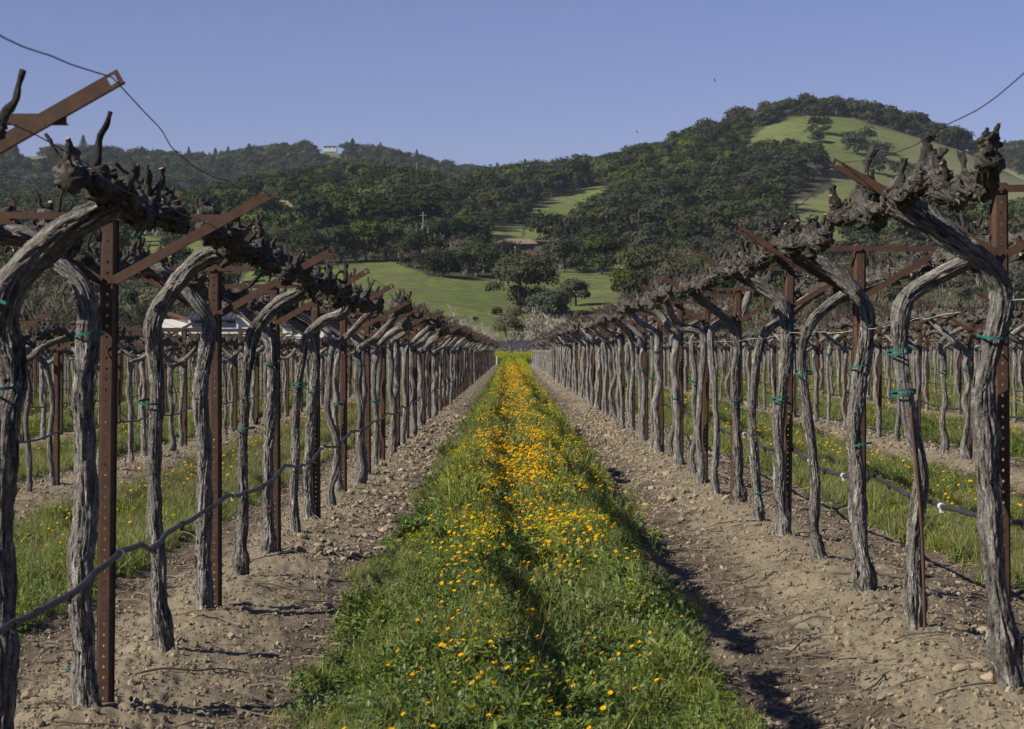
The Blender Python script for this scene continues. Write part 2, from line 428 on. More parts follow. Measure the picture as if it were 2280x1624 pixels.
# ------------------------------------------------------------------ terrain functions
XL, XR, DROW = -1.57, 1.80, 3.37
POST_S = 3.0
Y_END = 190.0
ROWS = [XL - DROW * k for k in range(14)] + [XR + DROW * k for k in range(14)]
def row_dist(x):
    """distance to the nearest vine row"""
    xx = np.asarray(x, float)
    a = np.abs(((xx - XL + DROW / 2) % DROW) - DROW / 2)
    b = np.abs(((xx - XR + DROW / 2) % DROW) - DROW / 2)
    return np.where(xx < 0.115, a, b)
def g_base(x, y):
    x = np.asarray(x, float); y = np.asarray(y, float)
    t = np.clip(x, -9, 1.8)
    z = 0.033 * (t - 1.8) + 0.0
    far = np.clip((np.hypot(x, y) - 60) / 140, 0, 1)
    return z * (1 - far * 0.7)
def g_fine(x, y):
    """vineyard ground height"""
    x = np.asarray(x, float); y = np.asarray(y, float)
    z = g_base(x, y)
    d = row_dist(x)
    inside = 1 / (1 + np.exp((y - Y_END - 3) * 0.8))
    wob = 0.10 * vn(y * 0.6, x * 0.2) + 0.05 * vn(y * 1.9, 4.0)
    z = z + inside * (-0.085 + 0.10 * np.exp(-((d + wob * 0.5) / 0.42) ** 2))
    z = z + inside * 0.055 * (1 / (1 + np.exp(-(d - 0.92) / 0.05)))         # the sod stands above the furrow
    z = z + 0.035 * fbm(x * 1.6, y * 1.6, 0, 3) * 0.6
    z = z + 0.010 * fbm(x * 9, y * 9, 3, 3)
    bare = (d < 0.95)
    cl = np.maximum(0, fbm(x * 24, y * 24, 7, 2)) ** 1.2
    cl2 = np.maximum(0, vn(x * 60, y * 60, 2)) + .5 * vn(x * 13, y * 13, 6)
    z = z + np.where(bare, (0.016 * cl + .009 * cl2) * np.clip(1.4 - y / 60, 0, 1), 0.004 * cl)
    return z

# ---- hills: rings (distance) and the height of the land at each bearing
U_K = [-500, 0, 150, 300, 450, 600, 750, 900, 1020, 1140, 1260, 1400, 1480, 1560, 1640, 1740, 1800, 1900, 2000, 2130, 2200, 2280, 2800]
RG = [240, 330, 430, 520, 700, 900, 1080, 1250, 1500, 1850, 2200, 2700, 3300]
YR = [
 [806] * 23,
 [775, 775, 775, 775, 770, 762, 760, 758, 756, 756, 758, 762, 766, 770, 770, 770, 770, 770, 770, 770, 770, 770, 770],
 [690, 690, 690, 690, 680, 668, 660, 658, 660, 672, 678, 672, 680, 690, 695, 695, 690, 685, 680, 675, 670, 670, 670],
 [610, 610, 608, 605, 600, 592, 586, 584, 596, 606, 603, 602, 612, 618, 620, 620, 620, 615, 612, 610, 610, 610, 610],
 [545, 545, 540, 530, 520, 525, 520, 520, 540, 545, 548, 540, 540, 540, 535, 530, 530, 540, 545, 545, 545, 545, 545],
 [505, 505, 500, 495, 490, 460, 455, 462, 485, 488, 485, 470, 462, 458, 452, 450, 450, 462, 475, 480, 475, 468, 460],
 [480, 480, 478, 475, 465, 428, 412, 425, 440, 425, 420, 405, 385, 372, 365, 355, 352, 370, 390, 400, 415, 425, 430],
 [468, 468, 465, 460, 450, 432, 425, 432, 435, 412, 402, 378, 348, 318, 285, 258, 255, 262, 285, 325, 352, 392, 440],
 [450, 450, 448, 445, 440, 440, 440, 440, 445, 440, 440, 440, 430, 430, 420, 420, 420, 420, 420, 430, 435, 440, 440],
 [405, 405, 405, 410, 415, 408, 405, 405, 425, 435, 440, 440, 440, 440, 440, 440, 440, 440, 430, 400, 385, 380, 380],
 [352, 352, 350, 364, 378, 352, 345, 372, 398, 412, 425, 430, 430, 430, 430, 430, 430, 430, 410, 360, 348, 345, 345],
 [470] * 23,
 [560] * 23,
]
YR = np.array(YR, float)
_uf = np.arange(-700, 3000, 20.0)
_tab = np.array([np.interp(_uf, U_K, row) for row in YR])
_k = np.exp(-(np.arange(-3, 4) / 1.6) ** 2); _k /= _k.sum()
_tab = np.array([np.convolve(np.pad(r_, 3, 'edge'), _k, 'valid') for r_ in _tab])
def hill_z(x, y):
    x = np.asarray(x, float); y = np.asarray(y, float)
    r = np.hypot(x, y); th = np.arctan2(x, y)
    thc = np.clip(th, -0.36, 0.36)
    u = 1140 + FPX * np.tan(thc)
    ui = np.clip((u - _uf[0]) / 20.0, 0, len(_uf) - 2.001); i = ui.astype(int); f = ui - i
    Z = _tab[:, i] * (1 - f) + _tab[:, i + 1] * f
    rr = np.array(RG)
    Z = CAMZ + (780 - Z) / FPX * (rr.reshape((-1,) + (1,) * r.ndim) * np.cos(thc))
    # hermite in r
    k = np.clip(np.searchsorted(rr, r, side='right') - 1, 0, len(rr) - 2)
    sl = np.gradient(Z, rr, axis=0)
    sl[0] = 0
    take = lambda A, kk: np.take_along_axis(A, kk[None], 0)[0]
    h = rr[k + 1] - rr[k]; t = np.clip((r - rr[k]) / h, 0, 1)
    z0, z1, m0, m1 = take(Z, k), take(Z, k + 1), take(sl, k) * h, take(sl, k + 1) * h
    z = (2 * t ** 3 - 3 * t ** 2 + 1) * z0 + (t ** 3 - 2 * t ** 2 + t) * m0 + (-2 * t ** 3 + 3 * t ** 2) * z1 + (t ** 3 - t ** 2) * m1
    amp = np.clip((r - 560) / 600, 0, 1)
    return z + amp * 3.0 * fbm(x * 0.006, y * 0.006, 2, 3)
def land_z(x, y):
    x = np.atleast_1d(np.asarray(x, float)); y = np.atleast_1d(np.asarray(y, float))
    r = np.hypot(x, y)
    t = np.clip((r - 205) / 60, 0, 1); t = t * t * (3 - 2 * t)
    zn = g_fine(x, y)
    rc = np.maximum(r, 240.0); s = rc / np.maximum(r, 1e-6)
    zh = hill_z(x * s, y * s)
    return zn * (1 - t) + zh * t
def bear(x, y, z):
    """bearing and height as seen from the road: used only to read the meadow outlines off the survey"""
    return 1140 + FPX * x / y, 780 - FPX * (z - CAMZ) / y
def at(u, v_or_r, r=None):
    """land point on bearing u at distance r"""
    th = math.atan((u - 1140) / FPX)
    rr = v_or_r
    x, y = rr * math.sin(th), rr * math.cos(th)
    return x, y, float(land_z(x, y)[0])

def inpoly(u, v, poly):
    u = np.asarray(u); v = np.asarray(v); c = np.zeros(u.shape, bool)
    n = len(poly)
    for i in range(n):
        x1, y1 = poly[i]; x2, y2 = poly[(i + 1) % n]
        if y1 == y2: continue
        cond = ((y1 > v) != (y2 > v)) & (u < (x2 - x1) * (v - y1) / (y2 - y1) + x1)
        c ^= cond
    return c
MEADOWS = [
 [(1655, 345), (1680, 300), (1735, 266), (1800, 258), (1900, 262), (1960, 285), (2050, 308), (2130, 333), (2200, 360), (2290, 395), (2700, 500),
  (2700, 520), (2300, 510), (2210, 500), (2100, 480), (2000, 470), (1920, 490), (1895, 570), (1745, 570), (1755, 450), (1815, 440), (1858, 415), (1838, 372), (1800, 362), (1735, 355)],
 [(1160, 545), (1190, 455), (1260, 432), (1335, 412), (1350, 430), (1310, 480), (1270, 500), (1262, 545), (1205, 550)],
 [(1065, 590), (1085, 506), (1165, 500), (1165, 590)],
 [(520, 640), (560, 600), (650, 605), (740, 592), (870, 583), (920, 600), (960, 618), (1120, 622), (1200, 600), (1395, 604), (1400, 670), (1330, 712), (1330, 800), (860, 800), (700, 790), (500, 780)],
 [(1365, 600), (1372, 556), (1402, 556), (1402, 640), (1370, 640)],
 [(250, 500), (330, 528), (400, 540), (470, 525), (520, 515), (500, 560), (300, 590)],
 [(30, 348), (130, 350), (135, 378), (40, 372)],
 [(-20, 360), (22, 366), (22, 392), (-20, 390)],
 [(712, 330), (762, 330), (764, 358), (716, 358)],
 [(1460, 440), (1500, 425), (1515, 432), (1500, 465), (1465, 468)],
 [(1560, 255), (1555, 258), (1556, 262)],
]
def in_meadow(x, y, z):
    u, v = bear(x, y, z)
    c = np.zeros(np.shape(u), bool)
    for p in MEADOWS: c |= inpoly(u, v, p)
    r = np.hypot(x, y)
    return c & (r > 300)

# ------------------------------------------------------------------ ground and hills meshes
th_d = np.linspace(-0.31, 0.31, 520)
th_s = np.concatenate([np.linspace(-math.pi, -0.33, 40), th_d, np.linspace(0.33, math.pi, 40)])
def polar(rs, ths):
    RR, TH = np.meshgrid(rs, ths, indexing='ij')
    X = RR * np.sin(TH); Y = RR * np.cos(TH)
    n, m = RR.shape
    i = np.arange(n - 1)[:, None] * m; j = np.arange(m - 1)[None, :]
    Q = np.stack([i + j, i + m + j, i + m + j + 1, i + j + 1], -1).reshape(-1, 4)
    return X.ravel(), Y.ravel(), Q
rs = np.concatenate([np.linspace(0.05, 5.0, 25)[:-1], np.exp(np.linspace(math.log(5.0), math.log(60), 330))[:-1], np.exp(np.linspace(math.log(60), math.log(240), 70))])
X, Y, Q = polar(rs, th_s)
Z = land_z(X, Y)
d = row_dist(X)
inside = (Y < Y_END + 2)
edge = 0.88 + 0.10 * fbm(X * 0.8, Y * 0.9, 1, 3)
edge = edge + np.where((X > .2) & (X < 1.8), .10, 0) - np.where((X > -1.57) & (X < -.2), .11, 0)
green = np.where(inside, 1 / (1 + np.exp(-(d - edge) / 0.05)), 1.0)
green = np.maximum(green, np.clip((np.hypot(X, Y) - 200) / 20, 0, 1))
litter = np.exp(-((d - 0.68) / 0.22) ** 2) * 0.62 * np.clip(1 + .7 * fbm(X * 1.1, Y * .5, 11, 3), 0, 1.6) + 0.22
gm = mesh_np('ground', np.stack([X, Y, Z], 1), Q, M['soil'], attrs={'green': green, 'litter': litter})
ground = obj('ground', gm); tag(ground, 'bare brown vineyard soil with furrows along the vine rows', kind='structure')

rs2 = np.concatenate([np.linspace(240, 560, 60)[:-1], np.linspace(560, 1350, 90)[:-1], np.linspace(1350, 3300, 60)])
X, Y, Q = polar(rs2, th_s)
Z = land_z(X, Y)
mead = in_meadow(X, np.maximum(Y, 1e-3), Z) & (Y > 0)
u_, v_ = bear(X, np.maximum(Y, 1), Z)
rowm = (inpoly(u_, v_, MEADOWS[3]) & (v_ < 725)).astype(float)
dry = np.clip((inpoly(u_, v_, MEADOWS[0]) * np.clip((u_ - 1850) / 300, 0, 1) * (0.75 + 0.5 * fbm(X * 0.01, Y * 0.01))) + (u_ < 200) * 1.0 * (np.hypot(X, Y) > 1500), 0, 1)
dry = np.maximum(dry, inpoly(u_, v_, [(1770, 452), (1830, 447), (1900, 449), (1900, 453), (1830, 452), (1770, 458)]) * 1.6)
hm = mesh_np('hills', np.stack([X, Y, Z], 1), Q, M['hill'], attrs={'meadow': mead.astype(float), 'rows': rowm, 'dry': dry})
hills = obj('hills', hm); tag(hills, 'green and wooded hills rising behind the vineyard', kind='structure')

# ------------------------------------------------------------------ geometry-node scatter: ONE object, many instances of unlinked sources
def scatter(name, sources, pts, rot, scl, idx, base_mat=None):
    pts = np.asarray(pts, np.float32); n = len(pts)
    me = bpy.data.meshes.new(name)
    me.vertices.add(n); me.vertices.foreach_set('co', pts.ravel())
    a = me.attributes.new('rot', 'FLOAT_VECTOR', 'POINT'); a.data.foreach_set('vector', np.asarray(rot, np.float32).ravel())
    a = me.attributes.new('scl', 'FLOAT_VECTOR', 'POINT')
    scl = np.asarray(scl, np.float32)
    if scl.ndim == 1: scl = np.repeat(scl[:, None], 3, 1)
    a.data.foreach_set('vector', scl.ravel())
    a = me.attributes.new('idx', 'INT', 'POINT'); a.data.foreach_set('value', np.asarray(idx, np.int32))
    o = obj(name, me)
    ng = bpy.data.node_groups.new(name + '_scatter', 'GeometryNodeTree')
    ng.interface.new_socket('Geometry', in_out='INPUT', socket_type='NodeSocketGeometry')
    ng.interface.new_socket('Geometry', in_out='OUTPUT', socket_type='NodeSocketGeometry')
    N = ng.nodes; L = ng.links
    gi = N.new('NodeGroupInput'); go = N.new('NodeGroupOutput'); jn = N.new('GeometryNodeJoinGeometry')
    def attr(nm, ty):
        q = N.new('GeometryNodeInputNamedAttribute'); q.data_type = ty; q.inputs[0].default_value = nm
        return q.outputs[0]
    ar = attr('rot', 'FLOAT_VECTOR'); asc = attr('scl', 'FLOAT_VECTOR'); ai = attr('idx', 'INT')
    er = N.new('FunctionNodeEulerToRotation'); L.new(ar, er.inputs[0])
    for k, s in enumerate(sources):
        io = N.new('GeometryNodeObjectInfo'); io.inputs[0].default_value = s; io.inputs[1].default_value = True
        cp = N.new('FunctionNodeCompare'); cp.data_type = 'INT'; cp.operation = 'EQUAL'
        L.new(ai, cp.inputs[2]); cp.inputs[3].default_value = k
        ip = N.new('GeometryNodeInstanceOnPoints')
        L.new(gi.outputs[0], ip.inputs['Points']); L.new(cp.outputs[0], ip.inputs['Selection'])
        L.new(io.outputs['Geometry'], ip.inputs['Instance'])
        L.new(er.outputs[0], ip.inputs['Rotation']); L.new(asc, ip.inputs['Scale'])
        L.new(ip.outputs[0], jn.inputs[0])
    L.new(jn.outputs[0], go.inputs[0])
    md = o.modifiers.new('scatter', 'NODES'); md.node_group = ng
    return o
def src(name, me):
    return bpy.data.objects.new(name, me)       # never linked: only a source for the scatter

# ------------------------------------------------------------------ POSTS
HOLE_P = 0.038
def post_channel(h, holes=True, name='channel'):
    """folded steel channel: holed web facing down the row, two splayed sides; rises from z=-0.3 to h"""
    mb = MB()
    w2 = 0.0190; fl = 0.030; sp = 0.010; t = 0.003
    z0, z1 = -0.3, h
    if holes:
        n = int((z1 - 0.0) / HOLE_P); zb = 0.0
        mb.box(-w2, w2, 0, t, z0, zb)
        for i in range(n):
            a = zb + i * HOLE_P; b = a + HOLE_P; c = (a + b) / 2; r = 0.0048
            ang = [math.radians(22.5 + 45 * k) for k in range(8)]
            hv = [(r * math.cos(q), 0, c + r * 1.15 * math.sin(q)) for q in ang]
            ov = [(w2, 0, a + HOLE_P * .5 + .010), (.009, 0, b), (-.009, 0, b), (-w2, 0, a + HOLE_P * .5 + .010),
                  (-w2, 0, a + HOLE_P * .5 - .010), (-.009, 0, a), (.009, 0, a), (w2, 0, a + HOLE_P * .5 - .010)]
            V = hv + ov + [(w2, 0, a), (w2, 0, b), (-w2, 0, a), (-w2, 0, b)]
            Qd = [(k, (k + 1) % 8, 8 + (k + 1) % 8, 8 + k) for k in range(8)]
            Td = [(8, 17, 9), (11, 10, 19), (12, 18, 13), (15, 14, 16)]
            V2 = [(x, t, z) for x, y, z in V]
            mb.add(V, Q=Qd, T=Td)
            mb.add(V2, Q=[q[::-1] for q in Qd], T=[q[::-1] for q in Td])
            mb.add(hv + [(x, t, z) for x, y, z in hv], Q=[(k, 8 + k, 8 + (k + 1) % 8, (k + 1) % 8) for k in range(8)])
        if zb + n * HOLE_P < z1: mb.box(-w2, w2, 0, t, zb + n * HOLE_P, z1)
    else:
        mb.box(-w2, w2, 0, t, z0, z1)
    for s in (-1, 1):
        xa, xb = s * w2, s * (w2 + sp)
        V = []
        for z in (z0, z1):
            V += [(xa, 0.0, z), (xb, 0.042, z), (xb + s * 0.006, 0.042, z), (xb + s * 0.006, 0.045, z), (xb - s * t, 0.045, z), (xa - s * t, t, z)]
        Qd = [(k, (k + 1) % 6, 6 + (k + 1) % 6, 6 + k) for k in range(6)] + [(6, 7, 10, 11), (7, 8, 9, 10), (5, 4, 1, 0), (4, 3, 2, 1)]
        if s < 0: Qd = [q[::-1] for q in Qd]
        mb.add(V, Q=Qd)
    return mb.mesh(name, M['rust'], smooth=False)

def bar_mesh(name, p, q, wdt=0.035, t=0.004, lip=0.018, slot=False):
    """angle iron from p to q in the xz plane: a face of width wdt and a lip turned back"""
    p = np.array(p, float); q = np.array(q, float); L = np.linalg.norm(q - p); ex = (q - p) / L
    ey = np.array([0, 1.0, 0]); ez = np.cross(ex, ey)
    if ez[2] < 0: ez = -ez
    mb = MB()
    def P(a, b, c): return p + ex * a + ey * b + ez * c
    def bx(a0, a1, b0, b1, c0, c1):
        V = [P(a, b, c) for c in (c0, c1) for b in (b0, b1) for a in (a0, a1)]
        mb.add(V, Q=[(0, 2, 3, 1), (4, 5, 7, 6), (0, 1, 5, 4), (2, 6, 7, 3), (0, 4, 6, 2), (1, 3, 7, 5)])
    h = wdt / 2
    if slot:
        bx(0, L - 0.05, 0, t, -h, h)
        bx(L - 0.05, L - 0.032, 0, t, -h, h)
        bx(L - 0.032, L - 0.012, 0, t, -h, -h + 0.009)
        bx(L - 0.032, L - 0.012, 0, t, h - 0.007, h)
        bx(L - 0.012, L, 0, t, -h, h)
    else:
        bx(0, L, 0, t, -h, h)
    bx(0, L, t, t + lip, -h, -h + t)
    return mb.mesh(name, M['rust'], smooth=False)

def bolt_mesh():
    mb = MB(); r = 0.008
    V = [(r * math.cos(k * math.pi / 3), 0.0, r * math.sin(k * math.pi / 3)) for k in range(6)]
    V += [(x, -0.006, z) for x, y, z in V] + [(0, -0.006, 0)]
    mb.add(V, Q=[(k, (k + 1) % 6, 6 + (k + 1) % 6, 6 + k) for k in range(6)], T=[(12, 6 + k, 6 + (k + 1) % 6) for k in range(6)])
    return mb.mesh('bolt', M['rust'], smooth=False)
BOLT = bolt_mesh()
H0 = 1.76
ARM_LO = 0.245           # the arms leave the post this far under the crossbar
POSTM = {}
for hol in (True, False):
    POSTM[hol] = dict(channel=post_channel(H0, hol))
POSTM['crossbar'] = bar_mesh('crossbar', (-0.50, -0.007, H0 - 0.022), (0.50, -0.007, H0 - 0.022), 0.026)
SL = 0.56
POSTM['short'] = bar_mesh('short_brace', (-0.02, -0.014, H0 - 0.022 - ARM_LO), (-0.47, -0.014, H0 - 0.022 - ARM_LO + 0.45 * 0.60), 0.032)
POSTM['long'] = bar_mesh('long_brace', (0.02, -0.014, H0 - 0.022 - ARM_LO), (0.63, -0.014, H0 - 0.022 - ARM_LO + 0.61 * 0.57), 0.036, slot=True)
def mirror_mesh(me):
    m2 = me.copy(); n = len(m2.vertices); co = np.empty(n * 3, np.float32); m2.vertices.foreach_get('co', co)
    co = co.reshape(-1, 3); co[:, 0] *= -1; m2.vertices.foreach_set('co', co.ravel()); m2.flip_normals(); m2.update(); return m2
POSTM['short_m'] = mirror_mesh(POSTM['short']); POSTM['long_m'] = mirror_mesh(POSTM['long'])
ORD = ['zeroth', 'first', 'second', 'third', 'fourth', 'fifth', 'sixth', 'seventh', 'eighth', 'ninth', 'tenth', 'eleventh', 'twelfth',
       'thirteenth', 'fourteenth', 'fifteenth', 'sixteenth', 'seventeenth', 'eighteenth', 'nineteenth', 'twentieth']
def make_post(x, y, h, left_side, label, group, near=True, tilt=(0, 0)):
    z = float(g_base(x, y)) + 0.02
    root = empty('trellis_post', (x, y, z))
    root.rotation_euler = (tilt[0], tilt[1], 0)
    tag(root, label, 'trellis post', group)
    s = h / H0
    c = obj('channel', POSTM[near]['channel'], root); c.scale = (1, 1, s)
    dz = h - H0
    b = obj('crossbar', POSTM['crossbar'], root); b.location = (0, 0, dz)
    a = obj('long_brace', POSTM['long' if left_side else 'long_m'], root); a.location = (0, 0, dz)
    a = obj('short_brace', POSTM['short' if left_side else 'short_m'], root); a.location = (0, 0, dz)
    if near:
        for bx_, bz in ((0, H0 - 0.022), (0.012 if left_side else -0.012, H0 - 0.022 - ARM_LO)):
            q = obj('bolt', BOLT, root); q.location = (bx_, -0.022 if bz < H0 - 0.1 else -0.012, dz + bz)
    return root

# heights measured for the nearest posts
LP = {0: (-1.566, 5.1, 1.915), 1: (-1.55, 8.11, 1.867), 2: (-1.566, 11.26, 1.79), 3: (-1.566, 14.16, 1.785), 4: (-1.566, 17.1, 1.777)}
RP = {0: (1.84, 4.85, 1.84), 1: (1.842, 8.0, 1.855), 2: (1.80, 11.04, 1.775), 3: (1.80, 14.03, 1.785), 4: (1.80, 17.28, 1.74)}
posts = []     # (dist, x, y, h, left_side, row k, index)
for ri, xr in enumerate(ROWS):
    ls = ri < 14; k = ri if ls else ri - 14
    y0 = (5.1 if ls else 4.85) + (0 if k == 0 else rnd.uniform(0, 3.0))
    n = 0; y = y0
    while y < Y_END:
        if abs(xr) < y * 0.262 + 0.9:
            hh = 1.76 + rnd.uniform(-0.04, 0.05)
            xx = xr + rnd.uniform(-0.02, 0.02); yy = y
            tab = LP if ls else RP
            if k == 0 and n in tab: xx, yy, hh = tab[n]
            posts.append([math.hypot(xx, yy) * (1 + 0.12 * k), xx, yy, hh, ls, k, n])
        n += 1
        y = y0 + n * POST_S
posts.sort(key=lambda p: p[0])
vines_todo = []
far_posts = []
ROWNAME_L = ['row just left of the flower strip', 'second row left of the flower strip', 'third row left of the flower strip', 'fourth row left of the flower strip']
ROWNAME_R = ['row just right of the flower strip', 'second row right of the flower strip', 'third row right of the flower strip', 'fourth row right of the flower strip']
for q, (dd, x, y, h, ls, k, n) in enumerate(posts):
    if q < 290:
        side = 'left' if ls else 'right'
        if k == 0 and n == 0: lab = f'rusted steel arm post nearest the camera, {side} row, only its arm end showing' if ls else 'rusted steel arm post nearest the camera on the right, outside the last vine'
        elif k == 0 and n <= 14: lab = f'{ORD[n]} full rusted trellis post from the front, {ROWNAME_L[0] if ls else ROWNAME_R[0]}'
        elif k == 0: lab = f'far rusted trellis post with raised arm, {side} of the flower strip'
        else:
            uu = 1140 + FPX * x / y
            cands = [(abs(1140 + FPX * p[1] / p[2] - uu), 1140 + FPX * p[1] / p[2], p[6]) for p in posts if p[5] == 0 and p[4] == ls and 1 <= p[6] <= 12]
            _, pu, pn_ = min(cands)
            lab = f'post of the {["", "second", "third", "fourth", "fifth", "sixth", "seventh", "eighth"][min(k, 7)]} row {side}, seen {"closely" if abs(uu - pu) < 22 else "farther"} {"left" if uu < pu else "right"} of the {ORD[pn_]} front-row post'
        grp = 'trellis posts along the ' + ((ROWNAME_L if ls else ROWNAME_R)[k] if k < 4 else 'farther rows')
        make_post(x, y, h, ls, lab, grp, near=(y < 26), tilt=(rnd.uniform(-0.012, 0.012), rnd.uniform(-0.015, 0.015)))
    else: far_posts.append((x, y, h, ls))
def joined_post(ls):
    mb = MB()
    mb.box(-0.028, 0.028, 0, 0.04, -0.3, H0)
    for k in (['crossbar', 'short', 'long'] if ls else ['crossbar', 'short_m', 'long_m']):
        me = POSTM[k]; V = np.array([v.co[:] for v in me.vertices]); Qd = [tuple(p.vertices) for p in me.polygons]
        mb.add(V, Q=Qd)
    return mb.mesh('far_post_source', M['rust'], smooth=False)
srcp = [src('post_source_a', joined_post(True)), src('post_source_b', joined_post(False))]
fp = np.array([(x, y, float(g_base(x, y))) for x, y, h, l in far_posts])
o = scatter('far_trellis_posts', srcp, fp, np.zeros((len(fp), 3)), np.array([(1, 1, h / H0) for _, _, h, _ in far_posts]), [0 if l else 1 for *_, l in far_posts])
tag(o, 'rusted trellis posts receding to the far end of the vineyard', kind='stuff')

# ------------------------------------------------------------------ VINES
def spur_path(r, base, up, length):
    """a pruned, crooked spur"""
    n = 4
    P = [np.array(base)]
    dvec = np.array(up, float); dvec /= np.linalg.norm(dvec)
    for i in range(n):
        dvec = dvec + np.array([r.uniform(-.45, .45), r.uniform(-.45, .45), r.uniform(-.05, .4)])
        dvec /= np.linalg.norm(dvec)
        P.append(P[-1] + dvec * length / n)
    return np.array(P)
def build_vine(r, trunk_pts, arm_pts, cord_pts, rt=0.050, ra=0.046, rc=0.040, lod=0, spurs=None, side=1):
    """returns dict of meshes; coordinates local to the vine base"""
    ns = (72, 20, 7)[lod]; step = (0.011, 0.03, 0.14)[lod]
    seed = r.uniform(0, 50)
    P0 = np.vstack([trunk_pts, arm_pts])
    L = np.sum(np.linalg.norm(np.diff(P0, axis=0), axis=1))
    n = max(10, int(L / step))
    P, s = smooth_path(P0, n)
    t = s / s[-1]
    base_fl = np.exp(-(s / 0.09) ** 2) * 0.45 + 0.6 * np.exp(-((s - r.uniform(.12, .2)) / 0.06) ** 2) * r.uniform(.1, 1)
    rad = np.interp(t, [0, .1, .6, .8, 1], [rt * 1.05, rt, rt * .92, ra, ra * .95]) * (1 + base_fl)
    rad *= 1 + 0.16 * vn(s * 4, seed) + 0.10 * vn(s * 12, seed + 3)
    if lod < 2:
        P = P + np.stack([(0.016, .006)[lod == 0] * vn(s * 4, seed + 9) + .004 * vn(s * 11, seed), 0.012 * vn(s * 5, seed + 5), 0 * s], 1)
    dsp = bark_disp(seed, (1.25, 1.1, 0.6)[lod], 0.16, r.uniform(-3, 3))
    mt = MB(); V, Qd, T, uv = tube(P, s, rad, ns, dsp); mt.add(V, Qd, T, uv)
    out = {'trunk': mt}
    if lod == 0:       # loose strips of bark standing off the trunk
        for i in range(150):
            k = r.randrange(int(n * .03), int(n * .95)); ln = r.uniform(.02, .09); m = max(2, int(ln / step))
            if k + m >= n: continue
            th = r.uniform(0, 6.28)
            a = []; wd = r.uniform(.002, .006); oo = r.uniform(.4, 1.2)
            for q in range(0, m + 1, max(1, m // 3)):
                c = P[k + q]; off = 1.0 + (0.05 + 0.28 * (q / m) ** 2) * oo
                dr = np.array([math.cos(th), math.sin(th), 0]); tg = np.array([-math.sin(th), math.cos(th), 0])
                pp = c + dr * rad[k + q] * off
                a += [pp - tg * wd, pp + tg * wd]
            m2 = len(a) // 2
            mt.add(a, Q=[(2 * i2, 2 * i2 + 1, 2 * i2 + 3, 2 * i2 + 2) for i2 in range(m2 - 1)], uv=np.array([(0.3, i2 * 0.02) for i2 in range(m2) for _ in (0, 1)]))
    # cordon
    Lc = np.sum(np.linalg.norm(np.diff(cord_pts, axis=0), axis=1))
    nc = max(8, int(Lc / (0.012, 0.045, 0.16)[lod]))
    C, sc = smooth_path(cord_pts, nc)
    C = C + np.stack([0.035 * vn(sc * 4, seed + 1) + .018 * vn(sc * 13, seed), 0 * sc, 0.03 * vn(sc * 4.4, seed + 2) + .02 * vn(sc * 12, seed + 7)], 1)
    radc = rc * (.92 + 0.42 * vn(sc * 9, seed) + 0.30 * vn(sc * 23, seed + 4))
    radc[0] *= .55; radc[-1] *= .55
    mc = MB(); V, Qd, T, uv = tube(C, sc, radc, (30, 12, 6)[lod], bark_disp(seed + 4, (2.0, 1.6, .8)[lod], 0.26, 0.8, 2.4)); mc.add(V, Qd, T, uv)
    if lod == 0:
        for i in range(int(Lc * 420)):
            k = r.randrange(2, nc - 3); th = r.uniform(0, 6.28); tg = C[k + 1] - C[k]; tg /= np.linalg.norm(tg) + 1e-9
            a0 = np.cross(tg, (0, 0, 1.0)); a0 /= np.linalg.norm(a0) + 1e-9; b0 = np.cross(tg, a0)
            nrm = a0 * math.cos(th) + b0 * math.sin(th); sd_ = np.cross(tg, nrm); L_ = r.uniform(.008, .034); w_ = r.uniform(.0025, .008)
            dv = tg * r.uniform(-1, 1) + sd_ * r.uniform(-.6, .6); dv /= np.linalg.norm(dv) + 1e-9; cr = np.cross(dv, nrm)
            p0 = C[k] + nrm * radc[k] * r.uniform(.85, 1.1); p1 = p0 + dv * L_ + nrm * r.uniform(.0, .016)
            mc.add([p0 - cr * w_, p0 + cr * w_, p1 + cr * w_ * .5, p1 - cr * w_ * .6, p0 - cr * w_ - nrm * .012, p0 + cr * w_ - nrm * .012], Q=[(0, 1, 2, 3), (4, 0, 3, 2)], uv=np.full((6, 2), (r.random(), r.random())))
    out['cordon'] = mc
    out['spurs'] = []
    if spurs is None:
        spurs = []
        y = sc[0] + 0.05
        while y < sc[-1] - 0.03:
            spurs.append((y, r.uniform(0.04, 0.12) if r.random() < .85 else r.uniform(.12, .22)))
            y += r.uniform(0.06, 0.13) * (1.0 if lod < 2 else 1.6)
